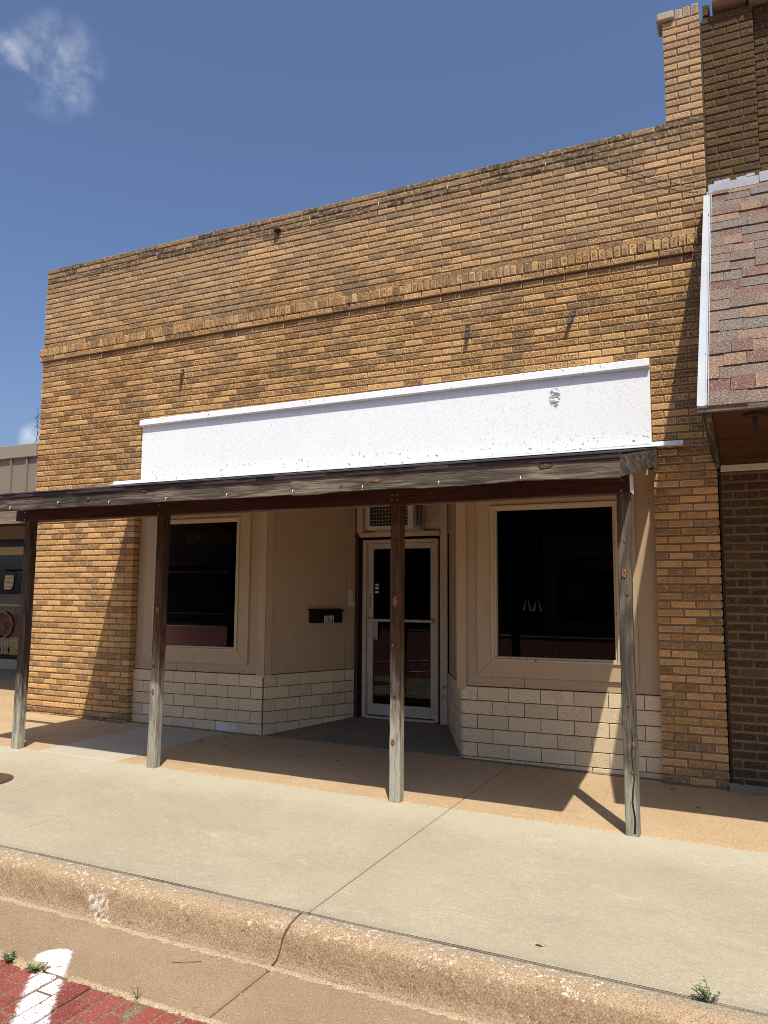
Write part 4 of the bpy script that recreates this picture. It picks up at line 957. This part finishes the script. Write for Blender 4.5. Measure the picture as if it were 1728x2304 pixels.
for x in (-9.2, -11.3, -13.6, -16): mb.box(x-.03, x+.03, 3.44, 3.5, .27, 2.31, ch=.004)
mb.build('frame', M['cream'], w)
B('transom', 'far_glass', ln, -20, -7.8, 3.45, 3.47, 2.47, 2.62)
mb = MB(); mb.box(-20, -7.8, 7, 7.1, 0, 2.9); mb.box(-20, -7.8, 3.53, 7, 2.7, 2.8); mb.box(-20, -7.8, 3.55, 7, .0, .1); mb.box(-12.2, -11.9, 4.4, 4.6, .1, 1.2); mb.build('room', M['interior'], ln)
mb = MB()
for x, z, c in ((-12.3, 1.5, 0), (-12.9, 1.55, 0), (-13.4, 1.4, 0)): mb.box(x-.2, x+.2, 4.0, 4.1, z-.3, z+.3, ch=.05)
mb.build('display_cloth', M['interior2'], ln)
op = MB()
for a, b, c, d in ((-12.33, -12.05, 1.97, 1.985), (-12.33, -12.05, 1.78, 1.795), (-12.33, -12.315, 1.795, 1.97), (-12.065, -12.05, 1.795, 1.97)): op.box(a, b, 3.46, 3.465, c, d)
op.build('sign_outline', M['rust'], ln)
dc = thing('dreamcatcher', (-12.6, 3.44, .6), 'willow hoop dreamcatcher hanging in the shop window at far left', 'dreamcatcher')
C0 = Vector((-12.60, 3.44, .925)); rr_ = .255
MB().tube([C0+Vector((rr_*math.cos(a*math.pi/18), 0, rr_*math.sin(a*math.pi/18))) for a in range(37)], .012, 6, caps=False).build('hoop', M['rope'], dc)
mb = MB()
for q in range(8):
    a0 = q*math.pi/4; c = C0+Vector((.135*math.cos(a0), 0, .135*math.sin(a0)))
    mb.tube([c+Vector((.118*math.cos(a*math.pi/8), .0, .118*math.sin(a*math.pi/8))) for a in range(17)], .004, 4, caps=False)
mb.build('web', M['rope'], dc)
for dx in (-.12, -.04, .04, .13):
    MB().tube([C0+Vector((dx, 0, -.235)), C0+Vector((dx, 0, -.40)), C0+Vector((dx+.01, 0, -.47)), C0+Vector((dx, 0, -.58))], [.004, .004, .022, .003], 5).build('feather', M['plate'], dc)
nt2 = thing('paper_notice', (-12.5, 3.45, 1.62), 'pale printed sheet taped inside the shop window above the dreamcatcher', 'notice')
MB().prism([(-12.62, 1.905), (-12.37, 1.90), (-12.38, 1.70), (-12.44, 1.625), (-12.63, 1.63)], 3.455, 3.458, 'xz').build('sheet', M['paper'], nt2, fix=True)
mb = MB()
for i in range(9): mb.box(-12.59, -12.43+R(0, .04), 3.4535, 3.4548, 1.86-i*.025, 1.866-i*.025)
mb.build('print', M['ink'], nt2)

# ------------------------------------------------------------------ small things on the ground
def disc(cx, cy, r, z0, z1, name, mat, parent):
    return MB().prism([(cx+r*math.cos(a*math.pi/20), cy+r*math.sin(a*math.pi/20)) for a in range(40)], z0, z1, 'xy').build(name, M[mat], parent, fix=True)
mh = thing('utility_cover', (-5.13, -2.66, .035), 'round rusty iron cover set in the pale sidewalk at the left edge', 'cover')
disc(-5.13, -2.66, .26, .0, .0405, 'rim', 'rust', mh); disc(-5.13, -2.66, .235, .0, .0445, 'lid', 'rust', mh)
def weed(loc, n, h, spread, label, dry=False):
    t = thing('weed', loc, label, 'weed', 'weeds growing in the joints')
    st = MB(); lf = MB(); L = Vector(loc)
    for i in range(n):
        a = R(0, 6.28); l_ = h*R(.5, 1.1); d = Vector((math.cos(a)*spread*R(.3, 1), math.sin(a)*spread*R(.2, .8), l_))
        p0 = L; p1 = L+d*.5+Vector((0, 0, l_*.12)); p2 = L+d; st.tube([p0, p1, p2], [.0011, .0009, .0006] if dry else [.0018, .0015, .0009], 4)
        if dry: continue
        for q in range(7):
            t_ = .3+.7*q/6; p = L.lerp(p2, t_)+Vector((0, 0, l_*.1)); b = R(0, 6.28); s_ = R(.007, .013); u = Vector((math.cos(b), math.sin(b), R(-.1, .5))).normalized(); v = u.cross(Vector((0, 0, 1))).normalized()*.38
            lf.add([p, p+u*s_*.5+v*s_, p+u*s_*1.5+Vector((0, 0, -.002)), p+u*s_*.5-v*s_], [(0, 1, 2, 3)])
    st.build('stem', M['stem' if not dry else 'dryleaf'], t)
    if not dry: lf.build('leaves', M['leaf'], t)['kind'] = 'stuff'
weed((.503, -3.678, -.012), 13, .065, .085, 'small green weed sprouting between kerb and pale sidewalk at the right')
weed((-2.514, -4.465, -.132), 18, .035, .05, 'compact green weed between gutter and red bricks, at the left edge')
weed((-2.336, -4.470, -.132), 12, .03, .055, 'thin green weed beside the white stripe where gutter meets bricks')
weed((-1.747, -4.45, -.138), 9, .06, .05, 'dry bristly grass tuft where gutter meets red bricks', dry=True)
weed((-3.23, -3.68, .02), 6, .012, .04, 'tiny dark dry sprig in the kerb joint at the left', dry=True)
def leaf(x, y, z, s_, rot, label, grp):
    vs = [(math.cos(a)*s_*(1+.25*math.sin(3*a)), math.sin(a)*s_*.55, .006*math.sin(2*a)+.004) for a in [i*math.pi/5 for i in range(10)]]
    c, n = math.cos(rot), math.sin(rot); vs = [(x+a*c-b*n, y+a*n+b*c, z+d) for a, b, d in vs]; vs += [(a, b, d+.0012) for a, b, d in vs]
    fs = [tuple(range(10))[::-1], tuple(range(10, 20))]+[(i, (i+1) % 10, 10+(i+1) % 10, 10+i) for i in range(10)]
    tag(MB().add(vs, fs).build('dry_leaf', M['dryleaf'] if grp else M['sand'], fix=True), label, 'leaf', 'dry leaves on the pavement')
leaf(-.218, -3.506, .003, .024, .4, 'curled pale leaf lying on the sunlit sidewalk near the kerb', None)
leaf(-4.576, -.459, .034, .028, 1.9, 'dark dry leaf on the shaded pavement beside the smooth grey patch', 1)
leaf(-4.216, -.549, .032, .020, .3, 'dark dry leaf lying nearest the post on the shaded tan pavement', 1)
leaf(-4.461, -.194, .033, .024, 2.6, 'dark dry leaf closest to the tiles under the left window', 1)
leaf(-2.85, -.62, .022, .018, .9, 'small dark leaf in the porch shade left of the third post', 1)
leaf(.10, -.20, .0015, .02, .2, 'small dark leaf near the foot of the right brick pilaster', 1)
leaf(.32, -.72, .0005, .018, .5, 'small dark leaf near the sunlit edge at the far right', 1)
mb = MB(); rs = random.Random(9)
for i in range(420):
    x = rs.uniform(-3.6, .6); u = rs.random(); y = (-3.975-abs(rs.gauss(0, .05))) if u < .55 else (-4.40-rs.uniform(-.02, .07) if u < .8 else rs.uniform(-4.4, -3.98)); q = rs.uniform(.0015, .0055)
    mb.box(x-q, x+q*rs.uniform(.6, 1.4), y-q, y+q*rs.uniform(.5, 1.3), -.151+GX*x, -.1475+GX*x+q*.8, ch=q*.4)
o = mb.build('grit', M['sand']); tag(o, 'loose sandy grit scattered along the gutter below the kerb', 'grit', kind='stuff')
tg = MB().tube([(-1.83, -4.13, -.134), (-1.77, -4.11, -.130), (-1.71, -4.06, -.134)], .0018, 5); tag(tg.build('twig', M['dryleaf']), 'bent brown twig lying in the gutter below the kerb', 'twig')

# ------------------------------------------------------------------ buildings across the street (seen only in the glass)
sw2 = setting('far_sidewalk', (0, -23, -.1)); B('slab', 'pale', sw2, -40, 40, -24.9, -21, -.25, 0)
for x0, x1, h, mat, lab in ((-46, -19.2, 5.8, 'far_brick', 'long dark brick block at the far end across the street, mirrored in the left window'), (-19, -7.2, 5.2, 'far_brick', 'dark red brick shop row across the street, mirrored in the left window'), (-7, 4.8, 5.6, 'far_pale', 'pale rendered shop across the street, mirrored in the door glass'), (5, 17, 4.9, 'far_brick', 'low dark brick shop across the street, mirrored in the right window')):
    t = thing('far_shop', ((x0+x1)/2, -25, 0), lab, 'building', 'shops across the street')
    mb = MB().box(x0, x1, -36, -25, -.2, h, ch=.02); mb.build('wall', M[mat], t)
    B('cornice', 'stone', t, x0, x1, -24.98, -24.8, h-.5, h-.2, ch=.02); B('canopy', 'far_brick', t, x0+.2, x1-.2, -24.9, -23.0, 2.9, 3.05, ch=.01)
    for i in range(3):
        a = x0+.6+i*(x1-x0-.8)/3; b = a+(x1-x0)/3-.9
        wdw = MB().box(a, b, -24.985, -24.93, .5, 2.6).build('window', M['far_glass'], t)
        mb = MB().box(a-.06, b+.06, -24.985, -24.9, .42, .5); mb.box(a-.06, b+.06, -24.985, -24.9, 2.6, 2.68); mb.build('frame', M['cream'], wdw)
    B('door', 'black', t, (x0+x1)/2-.5, (x0+x1)/2+.45, -24.985, -24.88, .0, 2.2, ch=.01)
